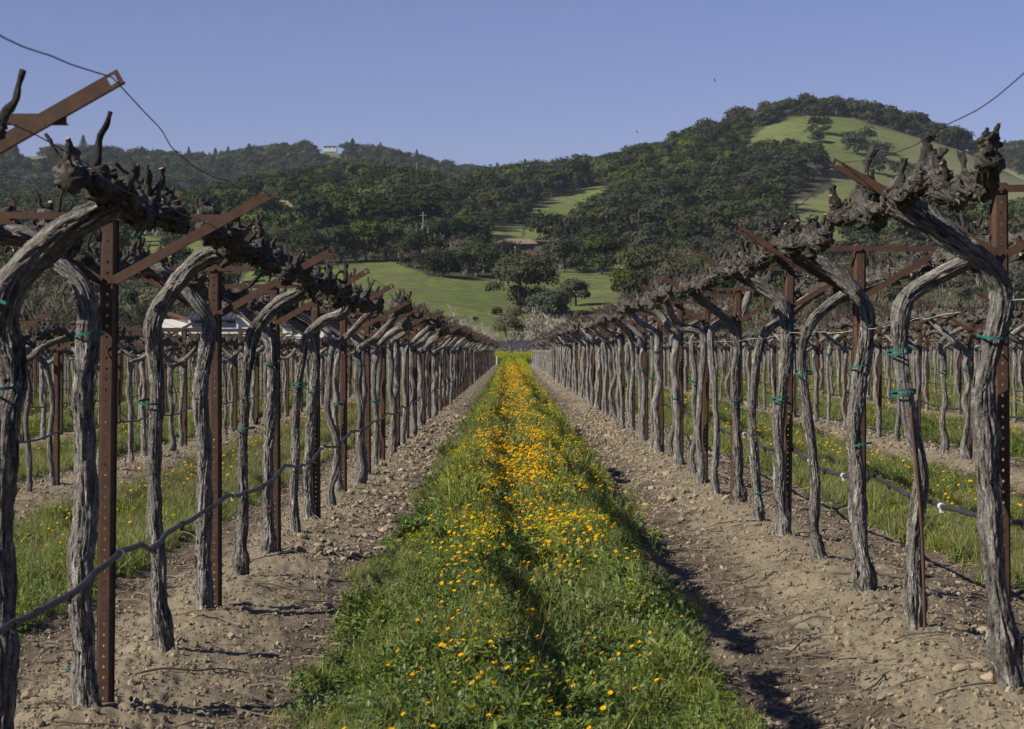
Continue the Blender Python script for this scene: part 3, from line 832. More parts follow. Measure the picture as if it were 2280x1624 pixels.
    for sy, ln in spurs:
        ln = ln * (.72 if lod == 0 else .85)
        i = int(np.clip(np.interp(sy, sc, np.arange(nc)), 0, nc - 1))
        b = C[i]
        up = np.array((r.uniform(-.9, .9), r.uniform(-.6, .6), 1 if r.random() < .85 else -.8)); up /= np.linalg.norm(up)
        mb = MB()
        def stick(p0, dv, length, r0, r1, m, nsd, kn=.3, bd=True):
            sp = spur_path(r, p0, dv, length); Sp, ss = smooth_path(sp, m)
            rr = np.interp(ss / ss[-1], [0, .3, .75, 1], [r0, r0 * .62 + r1 * .38, r1 * 1.15, r1])
            if lod < 2: rr = rr * (1 + kn * vn(ss * 45, seed + sy * 9 + r0 * 99) + .25 * vn(ss * 110, seed))
            V, Qd, T, uv = tube(Sp, ss, rr, nsd, bark_disp(seed + sy + length, 1.5, .3, 1.5, 2.0) if (lod < 2 and bd) else None)
            mb.add(V, Qd, T, uv)
            if lod == 0 and r1 < .02 and r.random() < .55:
                t_ = Sp[-1] - Sp[-2]; t_ /= np.linalg.norm(t_); a0 = np.cross(t_, (0.3, 1, .2)); a0 /= np.linalg.norm(a0); b0 = np.cross(t_, a0); rr1 = rr[-1] * 1.05
                mb.add([Sp[-1] + t_ * .002] + [Sp[-1] + t_ * .0015 + (a0 * math.cos(k * 1.047) + b0 * math.sin(k * 1.047)) * rr1 for k in range(6)], T=[(0, k + 1, (k + 1) % 6 + 1) for k in range(6)], m=1)
            return Sp
        kl = r.uniform(.045, .10)
        head = stick(b, up, kl, .034 * r.uniform(.7, 1.15), .021 * r.uniform(.7, 1.2), (14, 6, 2)[lod], (14, 7, 3)[lod], .45)
        for q in range(r.choice((1, 2, 2, 3)) if lod < 2 else 1):
            dv = up + np.array([r.uniform(-1, 1), r.uniform(-1, 1), r.uniform(-.2, .6)]) * (.9 if q else .35)
            L2 = ln * (1.0 if q == 0 else r.uniform(.25, .7))
            a_ = stick(head[-1 if r.random() < .7 else len(head) // 2], dv, L2, .014 * r.uniform(.8, 1.25), .0065, (12, 5, 3)[lod], (9, 5, 3)[lod], .35)
            if lod < 2 and r.random() < .6:
                stick(a_[len(a_) // 2], dv + np.array([r.uniform(-1, 1), r.uniform(-1, 1), .3]), L2 * .45, .009, .004, 4, 5)
        if lod < 2 and r.random() < .8:      # stump of an old cut
            stick(b, (r.uniform(-1, 1), r.uniform(-1, 1), r.uniform(-.6, .5)), r.uniform(.03, .06), .030 * r.uniform(.7, 1.2), .022, (8, 4)[lod], (12, 6)[lod], .5)
        out['spurs'].append(mb)
    return out

TIE_V = {}
def tie_mesh(w=0.11, d=0.12, band=0.010, bow=False, seed=0):
    key = (round(w, 2), bow, seed % 3)
    if key in TIE_V: return TIE_V[key]
    r = random.Random(seed)
    mb = MB(); n = 20
    for j, (dz, sc_) in enumerate(((0, 1.0), (0.008, 1.03)) if seed % 2 else ((0, 1.0),)):
        ang = np.arange(n) / n * 2 * np.pi
        V = []
        for a in ang:
            z = dz + 0.010 * math.sin(a + j * 2 + seed)
            for zz, rr_ in ((-band / 2, 1.0), (band / 2, 1.0), (band / 2, 1.02), (-band / 2, 1.02)):
                V.append((math.cos(a) * w / 2 * sc_ * rr_, math.sin(a) * d / 2 * sc_ * rr_, z + zz))
        Qd = []
        for i in range(n):
            for k in range(4):
                Qd.append((4 * i + k, 4 * ((i + 1) % n) + k, 4 * ((i + 1) % n) + (k + 1) % 4, 4 * i + (k + 1) % 4))
        mb.add(V, Q=Qd)
    if bow:
        for k in range(5):
            a = r.uniform(0, 6.28); L = r.uniform(.04, .09); el = r.uniform(-.9, .7)
            p = np.array([0, -d / 2, 0.0]); dirv = np.array([math.cos(a) * math.cos(el), -abs(math.sin(a)) * .5, math.sin(el)])
            sd = np.cross(dirv, (0, 1, 0)); sd = sd / (np.linalg.norm(sd) + 1e-6) * band * .55
            V = [p - sd * .5, p + sd * .5, p + dirv * L * .5 + sd + (0, -.01, 0), p + dirv * L * .5 - sd + (0, -.01, 0), p + dirv * L + sd * .8, p + dirv * L - sd * .8]
            mb.add(V, Q=[(0, 1, 2, 3), (3, 2, 4, 5)])
    me = mb.mesh('tie', M['tie'], smooth=False); TIE_V[key] = me
    return me

def px(u, v, z): return np.array([(u - 1140) * z / FPX, z, CAMZ + (780 - v) * z / FPX])

# (Z, x-row, trunk outline u,v ..., arm outline ..., cordon y extents, cordon lateral, thickness, ties v, side)
NEAR = [
 dict(z=6.6, row=XL, pts=[(-12, 1700), (-5, 1500), (-5, 1300), (5, 1100), (12, 950), (22, 850), (5, 740), (10, 670)], arm=[(40, 610), (90, 555), (150, 510), (212, 462)], cy=(-0.75, 1.25), cx=-1.235, cz=1.71, rt=.052, ra=.052, ties=[(8, 858), (0, 665)],
      lab='thick vine at the left picture edge, pale arm arching right to the knobby cordon', spurs=[(.10, .18), (.22, .10), (.34, .24), (.50, .12), (.75, .10), (.88, .17), (1.0, .12), (1.18, .20), (1.28, .14), (1.45, .12), (1.6, .1), (1.75, .12), (1.9, .1)]),
 dict(z=3.65, row=XL, pts=[(-900, 2400), (-915, 1800), (-905, 1300), (-912, 900), (-900, 650)], arm=[(-850, 500), (-700, 330), (-560, 180)], cy=(-1.4, 1.35), cx=-1.19, cz=1.74, rt=.05, ra=.05, ties=[], spurs=[(.4, .1), (.9, .12), (1.4, .1), (1.9, .1), (2.4, .08), (2.68, .20)],
      lab='crooked cordon tip of the nearest left vine poking into the top left corner'),
 dict(z=8.0, row=XL, pts=[(195, 1535), (188, 1440), (178, 1300), (188, 1150), (186, 1000), (188, 850), (195, 745), (196, 690)], arm=[(180, 630), (130, 585), (70, 535), (-5, 505)], cy=(-1.4, 1.4), cx=-1.95, cz=1.70, rt=.050, ra=.045, ties=[(200, 746)],
      lab='straight shaggy vine tied with teal tape to the first full rusted post, left row'),
 dict(z=9.6, row=XL, pts=[(368, 1428), (355, 1330), (352, 1250), (342, 1150), (345, 1000), (352, 900), (345, 800), (342, 730)], arm=[(362, 670), (410, 610), (465, 570), (520, 548)], cy=(-1.3, 1.45), cx=-1.19, cz=1.70, rt=.038, ra=.046, ties=[(335, 895)],
      lab='slender vine between first and second full posts of the left row, arm reaching right'),
 dict(z=11.05, row=XL, pts=[(455, 1345), (450, 1250), (452, 1150), (456, 1000), (446, 900), (456, 790), (462, 730)], arm=[(450, 690), (405, 640), (345, 600), (290, 570)], cy=(-1.4, 1.4), cx=-1.95, cz=1.66, rt=.044, ra=.042, ties=[],
      lab='vine leaning on the second full rusted post of the left row, arm reaching left'),
 dict(z=12.6, row=XL, pts=[(546, 1300), (535, 1250), (540, 1150), (540, 1000), (546, 880), (556, 780)], arm=[(572, 730), (618, 680), (668, 655)], cy=(-1.45, 1.45), cx=-1.17, cz=1.64, rt=.038, ra=.044, ties=[(548, 955), (600, 577)],
      lab='knob-footed vine between second and third full posts of the left row'),
 dict(z=14.05, row=XL, pts=[(605, 1248), (596, 1150), (598, 1050), (600, 950), (608, 850), (606, 790)], arm=[(590, 740), (550, 700), (510, 680)], cy=(-1.4, 1.4), cx=-1.93, cz=1.62, rt=.042, ra=.04, ties=[(605, 806)],
      lab='vine tied to the third full rusted post of the left row'),
 dict(z=15.6, row=XL, pts=[(660, 1200), (655, 1100), (655, 1000), (664, 880), (674, 800)], arm=[(682, 750), (720, 715), (760, 700)], cy=(-1.45, 1.45), cx=-1.18, cz=1.61, rt=.036, ra=.04, ties=[(668, 858)],
      lab='vine between third and fourth full posts of the left row'),
 dict(z=17.05, row=XL, pts=[(690, 1165), (684, 1080), (690, 960), (700, 860), (702, 790)], arm=[(690, 750), (660, 725), (625, 705)], cy=(-1.4, 1.4), cx=-1.92, cz=1.60, rt=.048, ra=.04, ties=[(700, 870)],
      lab='thick vine in front of the fourth full post of the left row'),
 dict(z=7.9, row=XR, pts=[(2258, 1495), (2232, 1400), (2216, 1300), (2206, 1200), (2200, 1050), (2192, 900), (2206, 790), (2230, 690), (2228, 640)], arm=[(2195, 590), (2130, 540), (2065, 495), (2005, 458)], cy=(-1.75, 1.3), cx=1.40, cz=1.81, rt=.052, ra=.050, ties=[(2213, 748)],
      lab='twisted vine with swollen foot at the first full rusted post, right row', spurs=[(.05, .12), (.12, .10), (.3, .05), (.52, .18), (.7, .08), (.95, .1), (1.15, .09), (1.35, .15), (1.5, .12), (1.65, .1), (1.85, .13), (2.0, .1), (2.15, .24), (2.35, .1), (2.6, .12), (2.8, .14), (2.9, .1)]),
 dict(z=9.5, row=XR, pts=[(2048, 1390), (2035, 1300), (2040, 1180), (2048, 1060), (2030, 960), (2012, 860), (2003, 770), (2003, 700)], arm=[(2025, 655), (2075, 622), (2140, 590), (2190, 568)], cy=(-1.4, 1.4), cx=2.18, cz=1.72, rt=.044, ra=.043, ties=[(2003, 785), (2012, 876)],
      lab='leaning vine with a rusty stake between first and second full posts, right row'),
 dict(z=10.9, row=XR, pts=[(1932, 1330), (1920, 1250), (1912, 1150), (1910, 1050), (1904, 950), (1914, 850), (1925, 760), (1928, 700)], arm=[(1905, 655), (1860, 610), (1805, 575), (1770, 560)], cy=(-1.3, 1.4), cx=1.40, cz=1.77, rt=.048, ra=.045, ties=[(1918, 990), (1915, 816)],
      lab='vine with two teal ties on the second full rusted post of the right row'),
 dict(z=12.5, row=XR, pts=[(1838, 1265), (1815, 1180), (1816, 1080), (1802, 950), (1790, 850), (1790, 770)], arm=[(1810, 715), (1860, 670), (1920, 640), (1960, 625)], cy=(-1.4, 1.4), cx=2.18, cz=1.68, rt=.037, ra=.042, ties=[(1790, 830)],
      lab='slim bowed vine between second and third full posts of the right row'),
 dict(z=13.95, row=XR, pts=[(1746, 1198), (1738, 1100), (1735, 950), (1742, 850), (1752, 760), (1752, 710)], arm=[(1735, 670), (1690, 635), (1640, 608)], cy=(-1.4, 1.4), cx=1.40, cz=1.75, rt=.046, ra=.044, ties=[(1755, 718), (1738, 890)],
      lab='vine at the third full rusted post of the right row'),
 dict(z=15.5, row=XR, pts=[(1692, 1175), (1684, 1080), (1675, 950), (1680, 850), (1690, 780)], arm=[(1708, 735), (1750, 705), (1795, 690)], cy=(-1.4, 1.4), cx=2.17, cz=1.66, rt=.040, ra=.04, ties=[(1690, 1098)],
      lab='vine with a low teal tie between third and fourth full posts, right row'),
 dict(z=17.2, row=XR, pts=[(1652, 1140), (1642, 1000), (1636, 850), (1642, 770)], arm=[(1625, 720), (1590, 690), (1555, 665)], cy=(-1.4, 1.4), cx=1.40, cz=1.74, rt=.044, ra=.042, ties=[(1638, 890)],
      lab='vine on the fourth full rusted post of the right row'),
]
for q, nv in enumerate(NEAR):
    r = random.Random((100 if q else 151) + q)
    z = nv['z']
    pts = [px(u, v, z) for u, v in nv['pts']]
    gz = float(g_base(pts[0][0], z)) - 0.04
    pts[0][2] = min(pts[0][2], gz) ; pts[0][2] = gz
    pts = np.array(pts); pts[:, 1] += np.array([r.uniform(-.03, .03) for _ in pts])
    arm = np.array([px(u, v, z) for u, v in nv['arm']])
    cx, cz = nv['cx'], nv['cz']
    tail = np.array([[cx, z + 0.02, cz - 0.01]])
    if abs(arm[-1][0] - cx) < 0.06: arm[-1] = tail[0]
    else: arm = np.vstack([arm, tail])
    y0, y1 = nv['cy']
    ny = 7
    cord = np.array([[cx + r.uniform(-.025, .025), z + t, cz + r.uniform(-.02, .03)] for t in np.linspace(y0, y1, ny)])
    base = pts[0].copy()
    if q == 1: cord[-2] = [-1.24, z + 1.1, 1.73]; cord[-1] = [-1.215, z + 1.38, 1.765]
    if q == 9: cord[0] = [1.42, z - 1.66, 1.83]; cord[1] = [1.40, z - 1.15, 1.735]
    if q == 0: cord[0] = [-1.31, z - .5, 1.745]; cord[1] = [-1.30, z - 0.28, 1.745]
    V = build_vine(r, pts - base, arm - base, cord - base, nv['rt'] * .80, nv['ra'] * .84, (.027 if z < 9 else .031), 0, nv.get('spurs'))
    root = empty('grapevine', base)
    tag(root, nv['lab'], 'grapevine', 'gnarled grapevines along the aisle')
    obj('trunk', V['trunk'].mesh('trunk', M['bark']), root)
    obj('cordon', V['cordon'].mesh('cordon', M['bark_cordon']), root)
    for s in V['spurs']: obj('spur', s.mesh('spur', [M['bark_cordon'], M['cut_wood']]), root)
    for (tu, tv) in nv['ties']:
        p = px(tu, tv, z) - base
        if tv < 600: p[1] = cord[3][1] - base[1] - .3
        t = obj('tie', tie_mesh(.108 if tv > 640 else .10, .14, bow=tv < 730, seed=q), root); t.location = p
    # a teal bow where arm meets the cordon, as on most of these vines
    t = obj('tie', tie_mesh(.085, .10, bow=True, seed=q + 1), root); t.location = cord[4] - base; t.rotation_euler = (R(90), 0, 0)
    if q == 10:
        mb = MB(); P, s = smooth_path([(0.02, -.08, -.2), (0.0, -.075, .5), (-.05, -.07, 1.05)], 30)
        Vv, Qd, T, uv = tube(P, s, np.full(30, .008), 8, lambda th, s_, r_: 1 + .12 * np.sin(s_ * 260)); mb.add(Vv, Qd, T, uv)
        obj('rebar_stake', mb.mesh('rebar_stake', M['rust']), root)
# the spur end of a nearer cordon that reaches into the top left corner
def generic_vine(r, lod):
    zb = r.uniform(1.32, 1.46)
    wv = r.uniform(.012, .042); P = [(r.uniform(-.05, .05), 0, -.08)] + [(r.uniform(-wv, wv), r.uniform(-wv, wv), z) for z in np.linspace(.15, zb, r.choice((4, 5, 7)))]
    P = np.array(P); 
    cx, cz = r.uniform(.35, .42), r.uniform(1.69, 1.76)
    A = np.array([(r.uniform(.03, .08), 0, zb + .07), (r.uniform(.15, .24), r.uniform(-.12, .12), zb + r.uniform(.13, .22)), (cx, r.uniform(-.2, .2), cz)])
    cord = np.array([[cx + r.uniform(-.03, .03), t, cz + r.uniform(-.03, .04)] for t in np.linspace(-1.42, 1.42, 8)])
    return build_vine(r, P, A, cord, r.uniform(.027, .040), r.uniform(.030, .038), r.uniform(.030, .036), lod)
GV = []       # mid-distance variants
for i in range(14):
    r = random.Random(300 + i); v = generic_vine(r, 1)
    sp = v['cordon']
    for s in v['spurs']:
        sp.add(np.concatenate(s.V), np.concatenate(s.Q) if s.Q else None, np.concatenate(s.T) if s.T else None, np.concatenate(s.U))
    GV.append((v['trunk'].mesh('trunk', M['bark']), sp.mesh('cordon', M['bark_cordon'])))
FV = []
for i in range(8):
    r = random.Random(400 + i); v = generic_vine(r, 2)
    sp = v['cordon']
    for s in v['spurs']:
        sp.add(np.concatenate(s.V), np.concatenate(s.Q) if s.Q else None, np.concatenate(s.T) if s.T else None, np.concatenate(s.U))
    FV.append((v['trunk'].mesh('trunk', M['bark']), sp.mesh('cordon', M['bark_cordon'])))

vines = []
for ri, xr in enumerate(ROWS):
    ls = ri < 14; k = ri if ls else ri - 14
    pk = [p for p in posts if p[4] == ls and p[5] == k]
    pk.sort(key=lambda p: p[2])
    for p in pk:
        vines.append((p[1] - 0.045, p[2] - 0.09, True, ls, k, p[6]))
        vines.append((xr + rnd.uniform(-.03, .03), p[2] + 1.5, False, ls, k, p[6]))
vv = []
for (x, y, atpost, ls, k, n) in vines:
    if k == 0 and ls and y < 17.5: continue
    if k == 0 and not ls and y < 17.6 : continue
    if rnd.random() < 0.04 and k > 0: continue
    vv.append((math.hypot(x, y) * (1 + .12 * k), x, y, atpost, ls, k, n))
vv.sort(key=lambda p: p[0])
far_v = []
for q, (dd, x, y, atp, ls, k, n) in enumerate(vv):
    gz = float(g_base(x, y)) + (0.0)
    rz = math.pi if atp else 0.0
    if q < 282:
        me = (GV if dd < 75 else FV)
        me = me[rnd.randrange(len(me))]
        root = empty('grapevine', (x, y, gz), rz + rnd.uniform(-.05, .05))
        root.scale = (rnd.uniform(.92, 1.06), 1, rnd.uniform(.97, 1.03) * (1 if k == 0 else .92)); root.rotation_euler[1] = rnd.uniform(-.02, .02)
        side = 'left' if ls else 'right'
        if k == 0 and n == 0: lab = 'nearest vine of the left row, its cordon tip in the top left corner' if ls else 'nearest vine of the right row, at the right edge'
        elif k == 0 and n <= 14: lab = (f'grey vine tied to the {ORD[n]} rusted post' if atp else f'grey vine just beyond the {ORD[n]} rusted post') + f', row {side} of the flowers'
        elif k == 0: lab = f'far grey vine in the close-set row {side} of the flower strip'
        else:
            uu = 1140 + FPX * x / y
            cands = [(abs(1140 + FPX * p[1] / p[2] - uu), 1140 + FPX * p[1] / p[2], p[6]) for p in posts if p[5] == 0 and p[4] == ls and 1 <= p[6] <= 12]
            _, pu, pn_ = min(cands)
            lab = f'vine of the {["", "second", "third", "fourth", "fifth", "sixth", "seventh", "eighth"][min(k, 7)]} row {side}, seen {"closely" if abs(uu - pu) < 22 else "farther"} {"left" if uu < pu else "right"} of the {ORD[pn_]} front-row post'
        tag(root, lab, 'grapevine', 'grapevines along the ' + ((ROWNAME_L if ls else ROWNAME_R)[k] if k < 4 else 'farther rows'))
        obj('trunk', me[0], root); obj('cordon', me[1], root)
        if dd < 45 and rnd.random() < .3:
            t = obj('tie', tie_mesh(.10, .12, seed=rnd.randrange(6)), root); t.location = (0 if not atp else .0, 0, rnd.uniform(.75, 1.35))
    else: far_v.append((x, y, gz, rz))
FS = []
for i, (a, b) in enumerate(FV):
    mb = MB()
    for mi, me in enumerate((a, b)):
        V = np.array([v.co[:] for v in me.vertices])
        uvl = np.zeros((len(V), 2)); dd = me.uv_layers[0].data; 
        li = np.empty(len(me.loops), np.int32); me.loops.foreach_get('vertex_index', li)
        uvb = np.empty(len(me.loops) * 2, np.float32); dd.foreach_get('uv', uvb); uvl[li] = uvb.reshape(-1, 2)
        Qd = [tuple(p.vertices) for p in me.polygons if len(p.vertices) == 4]; Td = [tuple(p.vertices) for p in me.polygons if len(p.vertices) == 3]
        mb.add(V, Qd, Td, uvl, m=mi)
    FS.append(src('far_vine_source', mb.mesh('far_vine', [M['bark'], M['bark_cordon']])))
fa = np.array(far_v)
o = scatter('far_grapevines', FS, fa[:, :3], np.stack([0 * fa[:, 0], 0 * fa[:, 0], fa[:, 3]], 1), np.stack([NR.uniform(.95, 1.05, len(fa)), NR.uniform(.95, 1.05, len(fa)), NR.uniform(.92, .99, len(fa))], 1), NR.randint(0, len(FS), len(fa)))
tag(o, 'mass of grey vines in the far part of the vineyard', kind='stuff')

# ------------------------------------------------------------------ wires, hose, strings
def long_tube(name, P, rad, ns, mat, disp=None):
    P = np.array(P, float)
    s = np.concatenate([[0], np.cumsum(np.linalg.norm(np.diff(P, axis=0), axis=1))])
    mb = MB(); V, Q_, T, uv = tube(P, s, np.full(len(P), rad), ns, disp); mb.add(V, Q_, T, uv)
    return mb.mesh(name, mat)
def post_heights(ls, k):
    pk = sorted([(p[2], p[1], p[3]) for p in posts if p[4] == ls and p[5] == k])
    return pk
def row_wire(ls, k, lateral, dz, sag, name, label, cat, rad, mat, wav=0.01, y_start=None, vis=0.0):
    pk = post_heights(ls, k)
    if not pk: return
    if k == 0: pk = [(pk[0][0] - 3.0, pk[0][1], pk[0][2])] + pk
    P = []
    r = random.Random(k * 7 + ls * 3 + int(lateral * 100))
    for (ya, xa, ha), (yb, xb, hb) in zip(pk[:-1], pk[1:]):
        sg = sag * r.uniform(.5, 1.3); nn = 26 if ya < 24 else 6
        for t in np.linspace(0, 1, nn, endpoint=False):
            h = ha * (1 - t) + hb * t; x = xa * (1 - t) + xb * t; y = ya * (1 - t) + yb * t
            P.append((x + lateral + wav * vn(y * 2.3, k + 2.0) * (4 * t * (1 - t)) * 2, y, float(g_base(x, y)) + .02 + h + dz - sg * 4 * t * (1 - t) + wav * vn(y * 3.1, k + 7.0) * 4 * t * (1 - t)))
    o = obj(name, long_tube(name, P, rad, 6, mat)); tag(o, label, cat, cat + 's along the rows')
    return o
TIPX = 0.615; TIPZ = -0.022 - ARM_LO + 0.60 * 0.57
for ls in (True, False):
    sn = 'left' if ls else 'right'; sg = 1 if ls else -1
    row_wire(ls, 0, sg * TIPX, TIPZ, 0.07, 'trellis_wire', f'thin dark wire strung between the raised arm tips, {sn} row', 'wire', .0017, M['wire'], .009)
    row_wire(ls, 0, sg * 0.42, -0.055, 0.02, 'trellis_wire', f'wire carrying the aisle-side cordon of the {sn} row', 'wire', .0016, M['wire'])
    row_wire(ls, 0, -sg * 0.42, -0.055, 0.02, 'trellis_wire', f'wire carrying the outer cordon of the {sn} row', 'wire', .0016, M['wire'])
    row_wire(ls, 0, 0.0, -0.44, 0.01, 'trellis_wire', f'pale wire along the bend of the trunks, {sn} row', 'wire', .0014, M['string'] if not ls else M['wire'])
    for k in (1, 2):
        row_wire(ls, k, sg * TIPX, TIPZ, 0.05, 'trellis_wire', f'arm-tip wire of the {["", "second", "third"][k]} row {sn} of the flowers', 'wire', .0018, M['wire'], .02)
hose_n = 0
for ls in (True, False):
    for k in range(0, 5):
        pk = post_heights(ls, k)
        if len(pk) < 3: continue
        if k == 0: pk = [(pk[0][0] - 3.0, pk[0][1], pk[0][2])] + pk
        side = (0.07 if ls else 0.05)
        P = []
        r = random.Random(55 + k)
        for i, ((ya, xa, _), (yb, xb, _)) in enumerate(zip(pk[:-1], pk[1:])):
            nn = 14 if ya < 45 else 5
            sg_ = r.uniform(.02, .07)
            for t in np.linspace(0, 1, nn, endpoint=False):
                x = xa * (1 - t) + xb * t; y = ya * (1 - t) + yb * t
                kink = -0.035 if (k == 0 and ls and abs(y - 9.0) < .22) else 0
                P.append((x + side + .012 * vn(y * 3, k), y - .02, float(g_base(x, y)) + .60 - sg_ * 4 * t * (1 - t) + kink + .008 * vn(y * 5, k)))
        sn = 'left' if ls else 'right'
        root = empty('drip_hose', (0, 0, 0))
        tag(root, f'black drip irrigation hose slung low along the {["nearest", "second", "third", "fourth", "fifth"][k]} vine row on the {sn}', 'hose', 'drip hoses along the vine rows')
        obj('tubing', long_tube('tubing', P, .0115, 10, M['hose']), root)
        if k == 0:
            Pn = np.array(P); yy = 5.6
            while yy < 24:
                x = np.interp(yy, Pn[:, 1], Pn[:, 0]); z = np.interp(yy, Pn[:, 1], Pn[:, 2])
                mb = MB(); mb.box(-.007, .007, -.011, .011, -.028, -.010)
                mb.add(*[a for a in tube(np.array([(0, -.02, 0), (0, .02, 0)]), np.array([0, .04]), np.array([.0145, .0145]), 10)])
                e = obj('emitter', mb.mesh('emitter', M['hose'] if rnd.random() < .6 else M['white_plastic'], smooth=False), root); e.location = (x, yy, z)
                yy += rnd.uniform(.6, .9)

# ------------------------------------------------------------------ stones, clods, twigs
def rock_mesh(name, r, mat, sub=2, flat=.6, rough=.28):
    import bmesh
    bm = bmesh.new(); bmesh.ops.create_icosphere(bm, subdivisions=sub, radius=1)
    me = bpy.data.meshes.new(name); bm.to_mesh(me); bm.free()
    n = len(me.vertices); co = np.empty(n * 3, np.float32); me.vertices.foreach_get('co', co); co = co.reshape(-1, 3)
    s = r.uniform(0, 50)
    f = 1 + rough * vn(co[:, 0] * 1.3 + s, co[:, 1] * 1.3, co[:, 2] * 1.3) + rough * .5 * vn(co[:, 0] * 3 + s, co[:, 1] * 3, co[:, 2] * 3)
    co = co * f[:, None] * np.array([1, r.uniform(.6, .9), flat * r.uniform(.8, 1.2)])
    me.vertices.foreach_set('co', co.ravel().astype(np.float32)); me.update()
    me.polygons.foreach_set('use_smooth', np.zeros(len(me.polygons), bool))
    me.materials.append(mat); return me
ROCKS = [rock_mesh('stone', random.Random(i), M['stone'], 2, .55) for i in range(6)]
CLODS = [src('clod_source', rock_mesh('clod', random.Random(20 + i), M['clod'] if i < 5 else M['stone'], 1, .7, .45)) for i in range(6)]
# individually placed stones the photograph shows on the soil
STONES = [(1320, 1350, .03), (2400/1.0965, 1415, .05), (2165, 1395, .028), (2185, 1525, .05), (2140, 1525, .045), (2205, 1545, .055), (2060, 1285, .04), (2050, 1290, .03),
          (2345/1.0965*1.0, 1290, .045), (1440, 1120, .05), (1325, 1050, .05), (1395, 1090, .05), (1410, 1060, .045), (1350, 1025, .045), (1300, 985, .05), (1375, 1110, .045),
          (840, 1195, .045), (852, 1173, .035), (735, 1210, .05), (800, 1170, .03), (770, 1290, .03), (705, 1340, .028), (860, 1115, .045), (830, 1125, .04), (800, 1135, .04),
          (515, 1385, .035), (640, 1390, .03), (330, 1530, .035), (280, 1555, .045), (60, 1485, .04), (540, 1600, .03), (330, 1400, .03), (180, 1415, .028), (730, 1315, .045),
          (1745, 1170, .035), (1500, 1180, .03), (2120, 1315, .05), (1990, 1460, .02), (2050, 1500, .03), (1880, 1545, .035), (2265, 1440, .025), (75, 985, .09), (515, 972, .06),
          (1640, 1610, .03), (1900, 1390, .035), (1830, 1330, .03), (1735, 1320, .03), (2015, 1570, .04), (1955, 1590, .025), (1440, 1085, .04), (1255, 940, .06)]
for i, (u, v, sz) in enumerate(STONES):
    yy = FPX * (CAMZ + .05) / (v - 780); xx = (u - 1140) * yy / FPX
    z = float(land_z(xx, yy)[0])
    o = obj('stone', ROCKS[i % 6]); o.location = (xx, yy, z + sz * .18); o.scale = (sz * .75,) * 3; o.rotation_euler = (rnd.uniform(-.2, .2), rnd.uniform(-.2, .2), rnd.uniform(0, 6.3))
    tag(o, f'tan field stone on the bare soil {"left" if u < 1140 else "right"} of the flower strip, {"near the camera" if v > 1350 else "farther down the row"}', 'stone', 'loose stones on the vineyard soil')
def lane_points(n, ymin, ymax, rows, dmax=.9, power=1.0):
    """random points on bare soil, evenly spread as seen (density falls with distance)"""
    out = []
    per = n // len(rows)
    for xr in rows:
        y = np.exp(NR.uniform(math.log(ymin), math.log(ymax), per * 2))
        x = xr + NR.uniform(-dmax, dmax, per * 2)
        k = np.abs(x) < y * .27 + .6
        out.append(np.stack([x[k], y[k]], 1)[:per])
    return np.concatenate(out)
R4 = [XL, XR, XL - DROW, XR + DROW]
pt = np.concatenate([lane_points(52000, 5.6, 45, [XL, XR]), lane_points(14000, 12, 60, [XL - DROW, XR + DROW]), lane_points(5000, 45, 150, [XL, XR])])
z = land_z(pt[:, 0], pt[:, 1])
sz = np.minimum(.0045 + NR.exponential(.0038, len(pt)), .03) * np.clip(pt[:, 1] / 18, .85, 2.2)
o = scatter('gravel', CLODS, np.stack([pt[:, 0], pt[:, 1], z + sz * .25], 1), NR.uniform(0, 6.28, (len(pt), 3)), sz, NR.randint(0, 6, len(pt)))
tag(o, 'small clods and pebbles on the bare soil under the vines', kind='stuff')
# stony piles half way down the rows
pt = np.concatenate([np.stack([NR.normal(-1.12, .24, 1000), NR.uniform(14, 45, 1000)], 1), np.stack([NR.normal(1.45, .2, 500), NR.uniform(14, 38, 500)], 1)])
z = land_z(pt[:, 0], pt[:, 1])
sz = np.minimum(.010 + NR.exponential(.011, len(pt)), .055)
o = scatter('rubble', [src('rubble_source', m) for m in ROCKS], np.stack([pt[:, 0], pt[:, 1], z + sz * .2], 1), NR.uniform(0, 6.28, (len(pt), 3)) * np.array([.1, .1, 1]), sz, NR.randint(0, 6, len(pt)))
tag(o, 'drift of loose pale stones along the foot of the vines', kind='stuff')

def twig_pts(r, x, y, ln, ang, z_off=.01):
    n = 5; P = []
    a = ang
    for i in range(n):
        P.append((x, y)); a += r.uniform(-.25, .25)
        x += math.cos(a) * ln / n; y += math.sin(a) * ln / n
    P = np.array(P); z = land_z(P[:, 0], P[:, 1]) + z_off
    return np.stack([P[:, 0], P[:, 1], z], 1)
mb = MB()
r = random.Random(77)
tp = []
for i in range(6500):
    xr = r.choice((XL, XR, XL, XR, XL - DROW, XR + DROW)); y = math.exp(r.uniform(math.log(6), math.log(60)))
    off = r.choice((-1, 1)) * r.gauss(.66, .15) if r.random() < .75 else r.uniform(-.8, .8)
    tp.append((xr + off, y, min(.5, r.expovariate(1 / .09) + .04) * (1 + y / 60), r.gauss(0, .6), r.uniform(.0015, .0036) * (1 + y / 40)))
nt_ = 4
A = np.zeros((len(tp), nt_, 3)); 
for i, (x, y, ln, ang, rd) in enumerate(tp):
    a = ang
    for j in range(nt_):
        A[i, j, :2] = (x, y); a += r.uniform(-.35, .35); x += math.cos(a) * ln / nt_; y += math.sin(a) * ln / nt_
A[:, :, 2] = land_z(A[:, :, 0].ravel(), A[:, :, 1].ravel()).reshape(len(tp), nt_) + .006
A[:, 1:3, 2] += NR.uniform(0, .012, (len(tp), 2))
rd = np.array([t[4] for t in tp])
D = np.gradient(A, axis=1); D /= np.linalg.norm(D, axis=2)[..., None] + 1e-9
